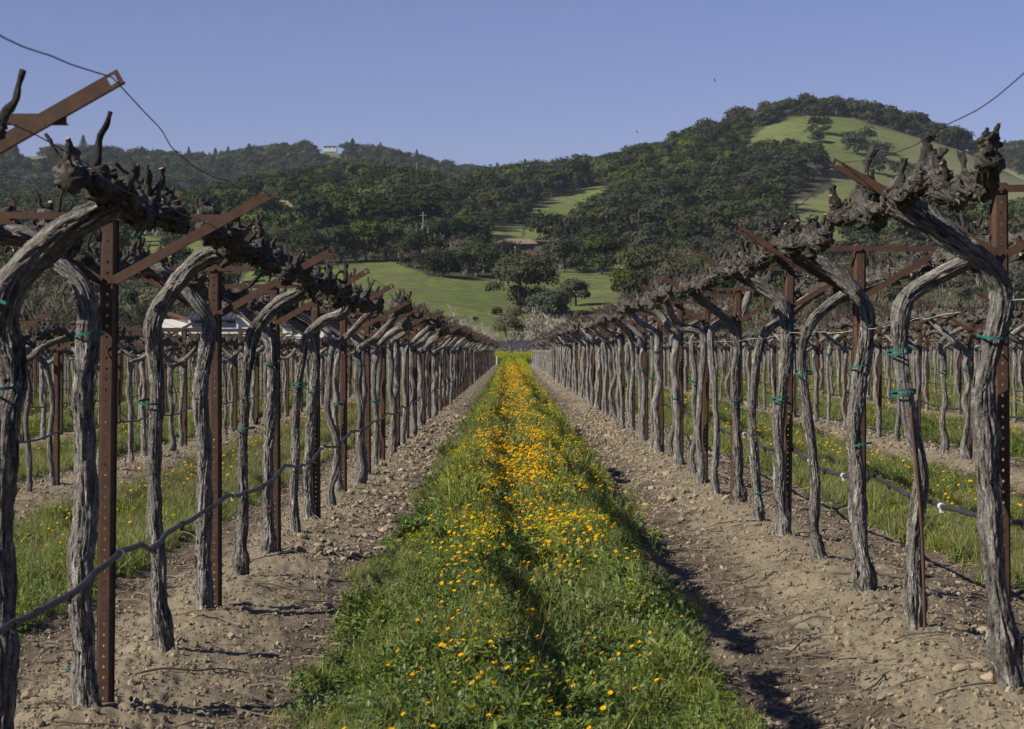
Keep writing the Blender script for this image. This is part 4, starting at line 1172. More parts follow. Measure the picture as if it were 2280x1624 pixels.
S = np.cross(D, (0, 0, 1)); S /= np.linalg.norm(S, axis=2)[..., None] + 1e-9
Vt = np.stack([A + S * rd[:, None, None], A + np.array([0, 0, 1]) * rd[:, None, None] * 1.6, A - S * rd[:, None, None]], 2)
base = (np.arange(len(tp)) * nt_ * 3)[:, None, None]
jj = np.arange(nt_ - 1)[None, :, None] * 3; kk = np.arange(3)[None, None, :]; k2 = (kk + 1) % 3
Qt = np.stack([base + jj + kk, base + jj + k2, base + jj + 3 + k2, base + jj + 3 + kk], -1).reshape(-1, 4)
o = obj('twig_litter', mesh_np('twig_litter', Vt.reshape(-1, 3), Qt, M['twig'], smooth=False))
tag(o, 'dry vine prunings and twigs littering the furrows', kind='stuff')
# larger canes
for i, (u, v, ln, ang) in enumerate([(2000, 1400, .7, .35), (1900, 1385, .6, .1), (1850, 1310, .55, -.1), (1760, 1450, .6, -.6), (2080, 1570, .6, .5), (1720, 1385, .5, 0), (300, 1480, .7, .5),
                                     (120, 1590, .5, .1), (560, 1290, .6, .15), (620, 1310, .5, .2), (760, 1280, .45, -.1), (60, 1360, .6, .1), (1980, 1250, .6, -.2), (2100, 1340, .7, .1)]):
    yy = FPX * (CAMZ + .05) / (v - 780); xx = (u - 1140) * yy / FPX
    P = twig_pts(r, xx, yy, ln, ang, .012); P, s = smooth_path(P, 14)
    mb = MB(); V, Q_, T, uv = tube(P - P[0], s, np.linspace(.006, .003, 14), 6); mb.add(V, Q_, T, uv)
    o = obj('pruned_cane', mb.mesh('pruned_cane', M['twig'])); o.location = P[0]
    tag(o, f'long dry pruned cane lying on the soil {"left" if u < 1140 else "right"} of the flower strip', 'cane', 'pruned canes on the ground')
# scraps of teal tape on the soil
for i, (u, v) in enumerate([(145, 1435), (690, 1503), (1870, 1345), (2010, 1335), (1805, 1400), (500, 1455)]):
    yy = FPX * (CAMZ + .05) / (v - 780); xx = (u - 1140) * yy / FPX
    mb = MB(); rr_ = random.Random(i)
    P, s = smooth_path([(0, 0, 0), (.03, .01, .012), (.05, -.01, .004), (.09, .01, .006)], 9)
    V = np.concatenate([P + [0, -.006, 0], P + [0, .006, .004]]); mb.add(V, Q=[(k, k + 1, k + 10, k + 9) for k in range(8)])
    o = obj('tape_scrap', mb.mesh('tape_scrap', M['tie'], smooth=False)); o.location = (xx, yy, float(land_z(xx, yy)[0]) + .01); o.rotation_euler = (0, 0, rr_.uniform(0, 6))
    tag(o, ['scrap of teal tape on soil near the left edge of the picture', 'scrap of teal tape at the left edge of the grass strip', 'scrap of teal tape below the second full right-hand post',
            'crumpled teal tape between the second full right-hand post and the leaning vine', 'scrap of teal tape in the right-hand furrow', 'scrap of teal tape between the first two left vines'][i], 'tape scrap')

# ------------------------------------------------------------------ grass and flowers
def blades(r, n, h0, h1, w, spread, lean=.5, seg=3):
    V = []; Qd = []
    for i in range(n):
        a = r.uniform(0, 6.283); rad = spread * math.sqrt(r.random()); x, y = rad * math.cos(a), rad * math.sin(a)
        h = r.uniform(h0, h1); b = r.uniform(0, 6.283); ln = r.uniform(.1, lean) * h; f = r.uniform(0, 6.283)
        wx, wy = math.cos(f) * w / 2, math.sin(f) * w / 2
        k0 = len(V)
        for s in range(seg + 1):
            t = s / seg; q = 1 - t ** 1.5 * .92
            cx = x + math.cos(b) * ln * t * t; cy = y + math.sin(b) * ln * t * t; cz = h * (t - .12 * t * t * lean) - .01
            V += [(cx - wx * q, cy - wy * q, cz), (cx + wx * q, cy + wy * q, cz)]
        Qd += [(k0 + 2 * s, k0 + 2 * s + 1, k0 + 2 * s + 3, k0 + 2 * s + 2) for s in range(seg)]
    return np.array(V), np.array(Qd)
def leaves(r, n, h0, h1, L, W, spread, up=.6):
    V = []; Qd = []
    for i in range(n):
        a = r.uniform(0, 6.283); rad = spread * math.sqrt(r.random()); z = r.uniform(h0, h1)
        c = np.array([rad * math.cos(a), rad * math.sin(a), z])
        b = r.uniform(0, 6.283); el = r.uniform(-.1, up * 1.3)
        dv = np.array([math.cos(b) * math.cos(el), math.sin(b) * math.cos(el), math.sin(el)])
        sd = np.cross(dv, (0, 0, 1)); sd /= np.linalg.norm(sd) + 1e-6
        sd = sd + np.array([0, 0, r.uniform(-.5, .5)])
        l = L * r.uniform(.6, 1.2); w_ = W * r.uniform(.7, 1.2)
        k0 = len(V)
        V += [c, c + dv * l * .45 + sd * w_ / 2, c + dv * l + np.array([0, 0, -.15 * l]), c + dv * l * .45 - sd * w_ / 2]
        Qd.append((k0, k0 + 1, k0 + 2, k0 + 3))
    return np.array(V), np.array(Qd)
TUFTS = []
for i in range(12):
    r = random.Random(500 + i); mb = MB()
    if i < 3:
        V, Q_ = blades(r, 18, .07, .18, .0070, .055, .8); mb.add(V, Q_)
        V, Q_ = leaves(r, 12, .01, .07, .045, .014, .06); mb.add(V, Q_, m=1)
    elif i < 6:
        V, Q_ = leaves(r, 34, .005, .10, .048, .017, .065, .9); mb.add(V, Q_, m=1)
        V, Q_ = blades(r, 6, .05, .15, .005, .05, .7); mb.add(V, Q_)
    elif i < 8:
        V, Q_ = leaves(r, 55, .005, .05, .020, .016, .06, .3); mb.add(V, Q_, m=1)
    elif i < 9:
        V, Q_ = blades(r, 16, .08, .20, .0040, .05, .8); mb.add(V, Q_, m=2)
        V, Q_ = blades(r, 8, .06, .14, .005, .05, .6); mb.add(V, Q_)
    elif i < 10:
        V, Q_ = blades(r, 20, .15, .30, .007, .06, .7); mb.add(V, Q_)
    else:       # upright leafy weed
        for k in range(5):
            x, y = r.uniform(-.03, .03), r.uniform(-.03, .03); h = r.uniform(.10, .22)
            V, Q_ = leaves(r, 9, .02, h, .04, .013, .012, 1.0); mb.add(V + [x, y, 0], Q_, m=1)
            V, Q_ = blades(r, 1, h, h * 1.1, .004, .004, .2); mb.add(V + [x, y, 0], Q_)
    TUFTS.append(src('tuft_source', mb.mesh('tuft', [M['grass_a'], M['grass_b'], M['grass_dry']], smooth=False)))
def strip_pts(xc, ymin, ymax, per_m2, half=.86, yref=20.0):
    """points on a grass strip; density per_m2 up to yref then falling as 1/y"""
    n1 = int(per_m2 * 2 * half * max(0, min(yref, ymax) - ymin)) if ymin < yref else 0
    y1 = NR.uniform(ymin, min(yref, ymax), n1)
    a = max(yref, ymin)
    n2 = int(per_m2 * 2 * half * yref * math.log(ymax / a)) if ymax > a else 0
    y2 = np.exp(NR.uniform(math.log(a), math.log(ymax), n2))
    y = np.concatenate([y1, y2]); x = xc + NR.uniform(-half * 1.12, half * 1.12, len(y))
    ed = half + .10 * fbm(x * .8, y * .9, 1, 3)
    k = np.abs(x - xc) < ed
    # thin out near the ragged margin
    k &= NR.uniform(0, 1, len(y)) < np.clip((ed - np.abs(x - xc)) / .10 + .25, 0, 1)
    k &= np.abs(x) < y * .275 + .5
    return x[k], y[k]
CX0 = (XL + XR) / 2
gx, gy = strip_pts(CX0 - .15, 5.8, Y_END + 4, 400, .875)
gs = NR.uniform(.7, 1.25, len(gx)) * np.interp(gy, [6, 11, 18, 40, 190], [.85, .88, 1.0, 1.1, 1.9])
dd = np.abs(gx - CX0) / .84
gs *= np.where(dd > .75, .7, 1.0) * np.clip(1.05 + .55 * fbm(gx * 2.6, gy * 1.6, 21, 3), .55, 1.7)
pn = fbm(gx * 1.2, gy * .7, 5, 3)
gi = np.where(pn > .35, NR.choice([6, 7, 3, 4], len(gx)), np.where(pn > -.25, NR.choice([0, 1, 2, 3, 4, 5], len(gx)), NR.choice([0, 1, 2, 2, 8], len(gx))))
wd_ = (NR.uniform(0, 1, len(gx)) < .16) & (dd < .85); gi[wd_] = NR.choice([10, 11], int(wd_.sum()))
tall = (gy > 13) & (NR.uniform(0, 1, len(gx)) < .10) & (dd < .8); gi[tall] = 9
dryp = (gy > 22) & (NR.uniform(0, 1, len(gx)) < .22) & (pn < 0.3); gi[dryp] = 8
gz = land_z(gx, gy) - .01
rot = np.stack([NR.normal(0, .12, len(gx)), NR.normal(0, .12, len(gx)), NR.uniform(0, 6.28, len(gx))], 1)
o = scatter('grass', TUFTS, np.stack([gx, gy, gz], 1), rot, gs, gi)
tag(o, 'lush green grass and clover strip running down the middle aisle', kind='stuff')
ax, ay = [], []
for k in range(1, 9):
    for s in (-1, 1):
        xc = CX0 + s * k * DROW
        a, b = strip_pts(xc, max(6, abs(xc) / .30), Y_END + 4, 260 if k == 1 else (120 if k == 2 else 60), .78, 26.0)
        ax.append(a); ay.append(b)
# the rough grass beyond the end of the rows
n = 9000
yb = NR.uniform(Y_END, 250, n); xb = NR.uniform(-.27, .27, n) * yb
ax.append(xb); ay.append(yb)
gx, gy = np.concatenate(ax), np.concatenate(ay)
gs = NR.uniform(.8, 1.4, len(gx)) * np.interp(gy, [6, 20, 60, 190, 250], [.62, .8, 1.5, 3.2, 5.5])
pn = fbm(gx * .5, gy * .3, 9, 3)
gi = np.where((gx < -2) & (gx > -5) & (gy > 19) & (pn > -.35), NR.choice([8, 8, 8, 2], len(gx)), np.where(pn > .2, NR.choice([3, 4, 9, 8, 10], len(gx)), NR.choice([0, 1, 2, 8, 8], len(gx))))
rot = np.stack([NR.normal(0, .12, len(gx)), NR.normal(0, .12, len(gx)), NR.uniform(0, 6.28, len(gx))], 1)
o = scatter('side_grass', TUFTS, np.stack([gx, gy, land_z(gx, gy) - .01], 1), rot, gs, gi)
tag(o, 'greener and blond grass in the neighbouring aisles and at the far end', kind='stuff')

# flowers
def orange_flower(seed):
    r = random.Random(seed); mb = MB()
    h = r.uniform(.11, .15); tl = r.uniform(.2, .5); az = r.uniform(0, 6.28)
    c = np.array([math.cos(az) * .015, math.sin(az) * .015, h])
    P, s = smooth_path([(0, 0, 0), (0, 0, h * .6), tuple(c)], 5)
    V, Q_, T, uv = tube(P, s, np.full(5, .0013), 4, None, False); mb.add(V, Q_, m=2)
    nrm = Vector((-.45, -.35, 1)).normalized(); q = nrm.to_track_quat('Z', 'Y')
    n = 13; R0, R1 = .0035, .0120
    V = []; Qd = []
    for k in range(n):
        a = k / n * 6.283; w_ = .27
        cup = r.uniform(.0005, .004)
        for (rr_, aa, z) in ((R0, a - w_ * .6, 0), (R1 * .75, a - w_, cup * .6), (R1, a, cup), (R1 * .75, a + w_, cup * .6), (R0, a + w_ * .6, 0)):
            v = q @ Vector((rr_ * math.cos(aa), rr_ * math.sin(aa), z)); V.append(c + np.array(v))
        k0 = 5 * k; Qd += [(k0, k0 + 1, k0 + 3, k0 + 4)]
    mb.add(V, Q=Qd, T=[(5 * k + 1, 5 * k + 2, 5 * k + 3) for k in range(n)], m=0)
    V = [c + np.array(q @ Vector((.0042 * math.cos(k * .785), .0042 * math.sin(k * .785), .0012))) for k in range(8)] + [c + np.array(q @ Vector((0, 0, .003)))]
    mb.add(V, T=[(8, k, (k + 1) % 8) for k in range(8)], m=1)
    V, Q_ = leaves(r, 5, .01, .08, .03, .009, .01, .5); mb.add(V, Q_, m=2)
    return mb.mesh('orange_flower', [M['orange'], M['orange_eye'], M['stem']], smooth=False)
def yellow_flower(seed, tall=1.0):
    r = random.Random(seed); mb = MB()
    h = r.uniform(.22, .32) * tall
    for b in range(4):
        az = r.uniform(0, 6.28); lean = r.uniform(.02, .09); hh = h * r.uniform(.7, 1)
        c = np.array([math.cos(az) * lean, math.sin(az) * lean, hh])
        P, s = smooth_path([(0, 0, 0), (c[0] * .3, c[1] * .3, hh * .6), tuple(c)], 5)
        V, Q_, T, uv = tube(P, s, np.full(5, .0016), 4, None, False); mb.add(V, Q_, m=1)
        for k in range(9):
            p = c + np.array([r.uniform(-.014, .014), r.uniform(-.014, .014), r.uniform(-.02, .008)])
            for t in range(2):
                a = r.uniform(0, 3.1); s1 = np.array([math.cos(a), math.sin(a), r.uniform(-.4, .4)]) * .0055; s2 = np.array([-math.sin(a), math.cos(a), r.uniform(-.4, .4)]) * .0055
                mb.add([p - s1 - s2 * .4, p + s2, p + s1 - s2 * .4, p - s2 * .9], Q=[(0, 1, 2, 3)] if False else None, T=[(0, 1, 2), (0, 2, 3)], m=0)
    V, Q_ = leaves(r, 12, .02, h * .6, .05, .018, .03, .6); mb.add(V, Q_, m=1)
    return mb.mesh('yellow_flower', [M['yellow'], M['stem']], smooth=False)
OF = [orange_flower(i) for i in range(5)]
YF = [yellow_flower(i) for i in range(4)]
def flower_density(x, y):
    t = (x - CX0)
    # a band left-of-centre to centre, thin near the camera
    band = np.exp(-((t + .02) / .42) ** 2)
    near = np.interp(y, [6, 9, 11, 13, 17, 40, 100, 190], [.28, .33, .45, .9, 1.2, 1.5, 1.4, .6])
    return band * near * np.clip(.75 + .9 * fbm(x * 2.0, y * .6, 3, 3), .05, 2)
def fl_points(n, ymin, ymax, xc=CX0, half=.72, logy=True, dens=True):
    y = np.exp(NR.uniform(math.log(ymin), math.log(ymax), n)); x = xc + NR.uniform(-half, half, n)
    k = (NR.uniform(0, 1, n) < flower_density(x - xc + CX0, y)) if dens else np.ones(n, bool)
    return x[k], y[k]
x1, y1 = fl_points(6500, 6.4, 30)
x2, y2 = fl_points(8200, 17, 175)
fx, fy = np.concatenate([x1, x2]), np.concatenate([y1, y2])
order = np.argsort(fy); fx, fy = fx[order], fy[order]
fz = land_z(fx, fy)
NI = 285
for i in range(min(NI, len(fx))):
    o = obj('orange_flower', OF[i % 5]); o.location = (fx[i], fy[i], fz[i] - .01); s = rnd.uniform(.7, 1.05); o.scale = (s, s, s); o.rotation_euler = (rnd.uniform(-.2, .2), rnd.uniform(-.2, .2), rnd.uniform(-.7, .7))
    t_ = fx[i] - CX0; tag(o, f'small orange flower in the {"left edge" if t_ < -.4 else "left half" if t_ < -.1 else "centre" if t_ < .15 else "right half" if t_ < .45 else "right edge"} of the middle strip, {"lowest in the picture" if fy[i] < 8 else "close to the camera" if fy[i] < 9.5 else "beyond the nearest ones" if fy[i] < 11.5 else "where they begin to thicken"}', 'flower', 'orange flowers in the middle strip')
n = len(fx) - NI
# flowers in the neighbouring aisles
sx, sy = [], []
for k in (1, 2, 3):
    for s in (-1, 1):
        a, b = fl_points(900, max(9, abs(s * k * DROW) / .25), 150, CX0 + s * k * DROW, .6); sx.append(a); sy.append(b)
sx, sy = np.concatenate(sx), np.concatenate(sy)
ax, ay = np.concatenate([fx[NI:], sx]), np.concatenate([fy[NI:], sy])
rot = np.stack([NR.normal(0, .15, len(ax)), NR.normal(0, .15, len(ax)), NR.uniform(-.8, .8, len(ax))], 1)
o = scatter('orange_flowers', [src('orange_source', m) for m in OF], np.stack([ax, ay, land_z(ax, ay) + np.interp(ay, [12, 18, 60], [0.02, .06, .16])], 1), rot, NR.uniform(.8, 1.2, len(ax)) * np.interp(ay, [6, 15, 40, 190], [1, 1.0, 1.35, 2.6]), NR.randint(0, 5, len(ax)))
tag(o, 'thousands of orange flowers thickening down the middle strip', kind='stuff')
# yellow mustard: individuals in the near part
yl = [(1395, 1110), (1430, 1108), (1405, 1085), (1388, 1130), (1400, 1140), (1370, 1150), (1240, 1095), (1085, 1110), (1350, 1070), (1330, 1060), (1220, 1160), (1270, 1165), (1285, 1160), (1110, 1180),
      (1190, 1170), (1230, 1150), (1130, 1120), (1175, 1095), (1300, 1120), (1215, 1135), (1060, 1080), (1280, 1190), (1240, 1200), (1010, 1170), (1320, 1100), (1205, 1065), (1165, 1045), (1265, 1050), (1310, 1035)]
for i, (u, v) in enumerate(yl):
    yy = FPX * (CAMZ - .12) / (v - 780); xx = (u - 1140) * yy / FPX
    o = obj('mustard_plant', YF[i % 4]); o.location = (xx, yy, float(land_z(xx, yy)[0])); s = rnd.uniform(.75, 1.1); o.scale = (s, s, s); o.rotation_euler = (0, 0, rnd.uniform(0, 6))
    tag(o, 'yellow mustard plant in bloom at the ragged right margin of the flower strip' if u > 1340 else 'yellow mustard plant blooming among the orange flowers', 'mustard plant', 'yellow mustard at the strip margin' if u > 1340 else 'yellow mustard among the orange flowers')
x3, y3 = fl_points(9000, 13, 185, half=.8, dens=False)
kk_ = NR.uniform(0, 1, len(x3)) < np.clip(.4 + .7 * fbm(x3 * 1.5, y3 * .4, 8, 3), 0, 1); x3, y3 = x3[kk_], y3[kk_]
xs, ys = [x3], [y3]
for k in (1, 2, 3, 4, 5):
    for s in (-1, 1):
        a, b = fl_points(330, max(9, abs(s * k * DROW) / .25), 185, CX0 + s * k * DROW, .7, dens=False)
        kk_ = NR.uniform(0, 1, len(a)) < (.9 if s > 0 else .35); xs.append(a[kk_]); ys.append(b[kk_])
yb = NR.uniform(Y_END, 222, 2600); xb = NR.uniform(-.20, .20, 2600) * yb; xs.append(xb); ys.append(yb)
yb = NR.uniform(Y_END + 1, 204, 600); xb = NR.uniform(-.013, .012, 600) * yb; xs.append(xb); ys.append(yb)
ax, ay = np.concatenate(xs), np.concatenate(ys)
o = scatter('mustard_flowers', [src('mustard_source', m) for m in YF], np.stack([ax, ay, land_z(ax, ay)], 1), np.stack([0 * ax, 0 * ax, NR.uniform(0, 6.28, len(ax))], 1),
            NR.uniform(.6, 1.0, len(ax)) * np.interp(ay, [6, 15, 60, 190], [.8, .85, 1.2, 3.2]) * np.where(ay > Y_END, NR.uniform(.6, 1.75, len(ax)), 1.0), NR.randint(0, 4, len(ax)))
tag(o, 'yellow mustard scattered through the aisles and massed at the far end', kind='stuff')

# tall plants that stand up from the grass
def tall_plant(u, v, h, label):
    yy = FPX * (CAMZ - .02) / (v - 780); xx = (u - 1140) * yy / FPX; r = random.Random(int(u))
    mb = MB()
    for k in range(7):
        az = r.uniform(0, 6.28); el = r.uniform(.9, 1.45); L = h * r.uniform(.6, 1)
        P, s = smooth_path([(0, 0, 0), (math.cos(az) * L * .12, math.sin(az) * L * .12, L * .5), (math.cos(az) * L * .4, math.sin(az) * L * .4, L * math.sin(el))], 8)
        sd = np.array([1.0, .3, 0]) * .009
        wv = np.array([.3, .8, 1, 1, .9, .7, .4, .05])[:, None]
        mb.add(np.concatenate([P - sd * wv, P + sd * wv]), Q=[(i, i + 1, i + 9, i + 8) for i in range(7)], m=0 if k % 3 else 1)
    o = obj('tall_grass_plant', mb.mesh('tall_grass_plant', [M['grass_b'], M['grass_dry']], smooth=True)); o.location = (xx, yy, float(land_z(xx, yy)[0])); tag(o, label, 'plant')
tall_plant(1085, 1270, .30, 'broad-bladed plant with a papery dry sheath standing up in the flower strip')
tall_plant(1150, 1560, .28, 'tall broad-bladed grass plant close to the camera in the middle strip')
tall_plant(850, 1545, .12, 'dark weed clump at the left margin of the grass strip')

# ------------------------------------------------------------------ TREES
def leaf_cloud(r, lobes, n, size, flat=.8, seed=0, inner=.12, jit=.20):
    """quads scattered through overlapping lobes; lobes = [(cx,cy,cz,rad)]"""
    rs_ = np.random.RandomState(seed)
    L = np.array(lobes, float); wts = L[:, 3] ** 2; wts /= wts.sum()
    k = rs_.choice(len(L), n, p=wts)
    d_ = rs_.normal(size=(n, 3)); d_ /= np.linalg.norm(d_, axis=1)[:, None]
    low = d_[:, 2] < -.35; d_[low, 2] *= -.6
    rad = L[k, 3] * np.where(rs_.rand(n) < inner, rs_.uniform(.3, .8, n), rs_.uniform(.8, 1.08, n))
    rad *= 1 + .22 * vn(d_[:, 0] * 2.5 + k, d_[:, 1] * 2.5, d_[:, 2] * 2.5)
    C = L[k, :3] + d_ * rad[:, None] * np.array([1, 1, flat])
    nrm = d_ + np.array([0, 0, .15]) + rs_.normal(0, jit, (n, 3)); nrm /= np.linalg.norm(nrm, axis=1)[:, None]
    a = np.cross(nrm, rs_.normal(size=(n, 3))); a /= np.linalg.norm(a, axis=1)[:, None] + 1e-9
    b = np.cross(nrm, a)
    s = size * rs_.uniform(.5, 1.3, n)
    c = np.stack([C - a * s[:, None], C - b * (s * rs_.uniform(.5, 1, n))[:, None] , C + a * (s * rs_.uniform(.6, 1, n))[:, None], C + b * s[:, None]], 1)
    c += nrm[:, None, :] * rs_.normal(0, .12, (n, 4, 1)) * s[:, None, None]
    Q_ = np.arange(n * 4).reshape(-1, 4)
    return c.reshape(-1, 3), Q_
def dome_lobes(r, W, H, n, z0):
    out = []
    for i in range(n):
        a = r.uniform(0, 6.283); q = math.sqrt(r.random()) * .62
        x, y = q * W / 2 * math.cos(a), q * W / 2 * math.sin(a)
        zt = z0 + (H - z0) * (.30 + .42 * (1 - q * q) * r.uniform(.6, 1.15))
        out.append((x, y, zt, W * r.uniform(.14, .27)))
    for i in range(n // 3):
        a = r.uniform(0, 6.283); out.append((W * .3 * math.cos(a), W * .3 * math.sin(a), z0 + (H - z0) * .18, W * r.uniform(.13, .2)))
    return out
def limbs(r, lobes, z0, rt, mat_ns=6, base=(0, 0)):
    mb = MB()
    fork = np.array([base[0] + r.uniform(-.2, .2), base[1], z0])
    P, s = smooth_path([(base[0], base[1], -.6), (base[0] + r.uniform(-.15, .15), base[1], z0 * .5), tuple(fork)], 6)
    V, Q_, T, uv = tube(P, s, np.linspace(rt * 1.3, rt * .9, 6), mat_ns); mb.add(V, Q_, T, uv)
    for (x, y, z, rad) in lobes[:7]:
        mid = (fork + np.array([x, y, z])) / 2 + np.array([r.uniform(-.4, .4), r.uniform(-.4, .4), r.uniform(-.6, .2)])
        P, s = smooth_path([tuple(fork), tuple(mid), (x, y, z)], 6)
        V, Q_, T, uv = tube(P, s, np.linspace(rt * .55, rt * .12, 6), 5); mb.add(V, Q_, T, uv)
    return mb
TREE = {}
def tree_variant(kind, seed, W, H, n, size, mat, z0=1.6, nl=9, pale=False, flat=.8):
    r = random.Random(seed)
    lobes = dome_lobes(r, W, H, nl, z0)
    V, Q_ = leaf_cloud(r, lobes, n, size, flat, seed)
    mb = MB(); mb.add(V, Q_)
    crown = mb.mesh('crown', M[mat], smooth=False)
    tr = limbs(r, lobes, z0, W * .03).mesh('trunk', M['pale_bark' if pale else 'tree_bark'])
    return (tr, crown)
def conifer_variant(seed, W, H, n=500):
    rs_ = np.random.RandomState(seed)
    t = rs_.rand(n) ** .8; z = H * (.10 + .9 * t); rad = W / 2 * (1 - t) ** .8 * rs_.uniform(.4, 1.0, n) * (1 + .25 * np.sin(z * 4.2))
    a = rs_.uniform(0, 6.28, n); C = np.stack([rad * np.cos(a), rad * np.sin(a), z], 1)
    out = np.stack([np.cos(a), np.sin(a), np.full(n, -.35)], 1); sd = np.stack([-np.sin(a), np.cos(a), rs_.normal(0, .2, n)], 1)
    s = W * .10 * (1.2 - t * .7)
    c = np.stack([C - out * s[:, None], C - sd * s[:, None] * .5, C + out * s[:, None] * 1.3, C + sd * s[:, None] * .5], 1)
    mb = MB(); mb.add(c.reshape(-1, 3), np.arange(n * 4).reshape(-1, 4)); crown = mb.mesh('crown', M['conifer'], smooth=False)
    mb = MB(); P, s_ = smooth_path([(0, 0, -.5), (0, 0, H * .5), (0, 0, H * .96)], 6); V, Q_, T, uv = tube(P, s_, np.linspace(W * .05, .03, 6), 6); mb.add(V, Q_, T, uv)
    return (mb.mesh('trunk', M['tree_bark']), crown)
def bare_tree(seed, H, spread, depth=5, mat='pale_bark', r0=.12, ns=3, multi=4, up=.5, twig=.012):
    r = random.Random(seed); segs = []
    def grow(p, dv, L, rad, dep):
        n = 3; q = np.array(p, float); d0 = np.array(dv, float); pts = [q]
        for i in range(n):
            d0 = d0 + np.array([r.uniform(-.28, .28), r.uniform(-.28, .28), r.uniform(-.12, .22)]); d0 /= np.linalg.norm(d0)
            q = q + d0 * L / n; pts.append(q)
        segs.append((np.array(pts), rad, max(rad * .6, twig)))
        if dep <= 0: return
        for k in range(r.choice((2, 3, 3, 4))):
            f = r.uniform(.4, 1.0); st = pts[0] + (pts[-1] - pts[0]) * f if f < .95 else pts[-1]
            nd_ = d0 + np.array([r.uniform(-1, 1), r.uniform(-1, 1), r.uniform(-.35, .75)]) * spread; nd_ /= np.linalg.norm(nd_)
            grow(st, nd_, L * r.uniform(.55, .8), max(rad * .55, twig), dep - 1)
    for k in range(multi):
        a = r.uniform(0, 6.28); e = r.uniform(.2, .7) if multi > 1 else 0
        grow((0, 0, -.2), (math.cos(a) * e, math.sin(a) * e, 1), H * .34, r0, depth)
    mb = MB()
    for pts, ra, rb in segs:
        s = np.linspace(0, 1, len(pts)); V, Q_, T, uv = tube(pts, s, np.linspace(ra, rb, len(pts)), ns, None, False); mb.add(V, Q_)
    me = mb.mesh('branches', M[mat], smooth=False)
    return me
OAKM = [tree_variant('oak', 600 + i, 8.5, 8.0, 900, .36, 'oak', .9, 12) for i in range(5)]
GREYM = [tree_variant('grey', 620 + i, 8.0, 7.5, 800, .34, 'oak_grey', .9, 11, True) for i in range(2)]
BRIM = [tree_variant('bright', 640 + i, 7.0, 8.5, 800, .34, 'oak_bright', .8, 10) for i in range(2)]
BRWM = [tree_variant('brown', 650 + i, 7.0, 6.5, 1100, .17, 'bare_brown', .8, 9, True) for i in range(3)]
CONM = [conifer_variant(660 + i, 7.5, 13, 800) for i in range(2)]
def merged(tc):
    mb = MB()
    for mi, me in enumerate(tc):
        n = len(me.vertices); co = np.empty(n * 3, np.float32); me.vertices.foreach_get('co', co)
        fc = [tuple(p.vertices) for p in me.polygons]
        mb.add(co.reshape(-1, 3), [f for f in fc if len(f) == 4], [f for f in fc if len(f) == 3], m=mi)
    return mb.mesh('wood_source', [tc[0].materials[0], tc[1].materials[0]], smooth=False)
ALLM = OAKM + GREYM + BRIM + BRWM + CONM
WSRC = [src('wood_source', merged(t)) for t in ALLM]
iO, iG, iB, iW, iC = list(range(5)), [5, 6], [7, 8], [9, 10, 11], [12, 13]

CLEAR = [(632, 800, 40, 60), (735, 2190, 45, 120), (1150, 600, 45, 55), (1200, 625, 40, 55), (1515, 860, 45, 60), (1010, 870, 45, 60), (1080, 1150, 30, 60)]
# forest positions: jittered polar lattice over the hills
px_, py_, pr_ = [], [], []
r_ = 300.0
while r_ < 2330:
    sp = 8.4 if r_ < 1350 else 10.0
    if r_ > 1400 and r_ < 1700: r_ += 40; continue
    n = int(0.62 * r_ / sp)
    th = np.linspace(-.31, .31, n) + NR.uniform(-.5, .5, n) * .62 / n
    rr = r_ + NR.uniform(-.5, .5, n) * sp
    px_.append(rr * np.sin(th)); py_.append(rr * np.cos(th)); r_ += sp
wx, wy = np.concatenate(px_), np.concatenate(py_)
wz = land_z(wx, wy)
wr = np.hypot(wx, wy)
um, vm = bear(wx, wy, wz)
keep = ~in_meadow(wx, wy, wz)
# open valley floor: trees only at the sides in front of the hill foot
keep &= ~((wr < 478) & (um > 540) & (um < 1400))
for (cu, cr, hw, dep) in CLEAR: keep &= ~((np.abs(um - cu) < hw) & (wr > cr - dep) & (wr < cr + 10))
keep &= ~((wr < 330))
keep &= NR.uniform(0, 1, len(wx)) < np.where(wr < 560, .75, .94)
OPEN = [[(1665, 322), (1690, 290), (1740, 262), (1800, 256), (1900, 266), (1960, 288), (2050, 310), (2130, 335), (2200, 362), (2290, 398), (2290, 470), (2230, 440), (2100, 432), (2000, 425), (1960, 432), (1900, 442), (1880, 462), (1760, 470), (1755, 452), (1775, 425), (1842, 392), (1850, 360), (1835, 325), (1800, 308), (1740, 312)],
 [(1180, 492), (1203, 447), (1260, 430), (1335, 410), (1342, 426), (1292, 454), (1252, 462), (1246, 484)], [(1082, 526), (1108, 505), (1162, 500), (1142, 532)], [(1368, 558), (1402, 558), (1402, 592), (1368, 588)],
 [(285, 508), (330, 525), (400, 540), (455, 525), (520, 518), (460, 545), (330, 545)], [(714, 334), (760, 334), (760, 346), (714, 346)]]
for fr_ in (.35, .65, .95):
    for du_ in (-.45, 0, .45):
        vt = vm - fr_ * 9.5 * FPX / wr; ut = um + du_ * 9.0 * FPX / wr
        for p_ in OPEN: keep &= ~inpoly(ut, vt, p_)
wx, wy, wz, wr, um, vm = [a[keep] for a in (wx, wy, wz, wr, um, vm)]
nz = fbm(wx * .012, wy * .012, 4, 3); rr_ = NR.uniform(0, 1, len(wx))
typ = NR.choice(iO, len(wx))
typ = np.where((nz > .2) & (rr_ < .55), NR.choice(iG, len(wx)), typ)
typ = np.where((nz < -.3) & (rr_ < .5), NR.choice(iB, len(wx)), typ)
typ = np.where(rr_ > .93, NR.choice(iW, len(wx)), typ)
typ = np.where((wr > 1500) & (rr_ < .025), NR.choice(iC, len(wx)), typ)
typ = np.where((wr < 620) & (rr_ < .7), NR.choice(iW + iG[:1], len(wx)), typ)
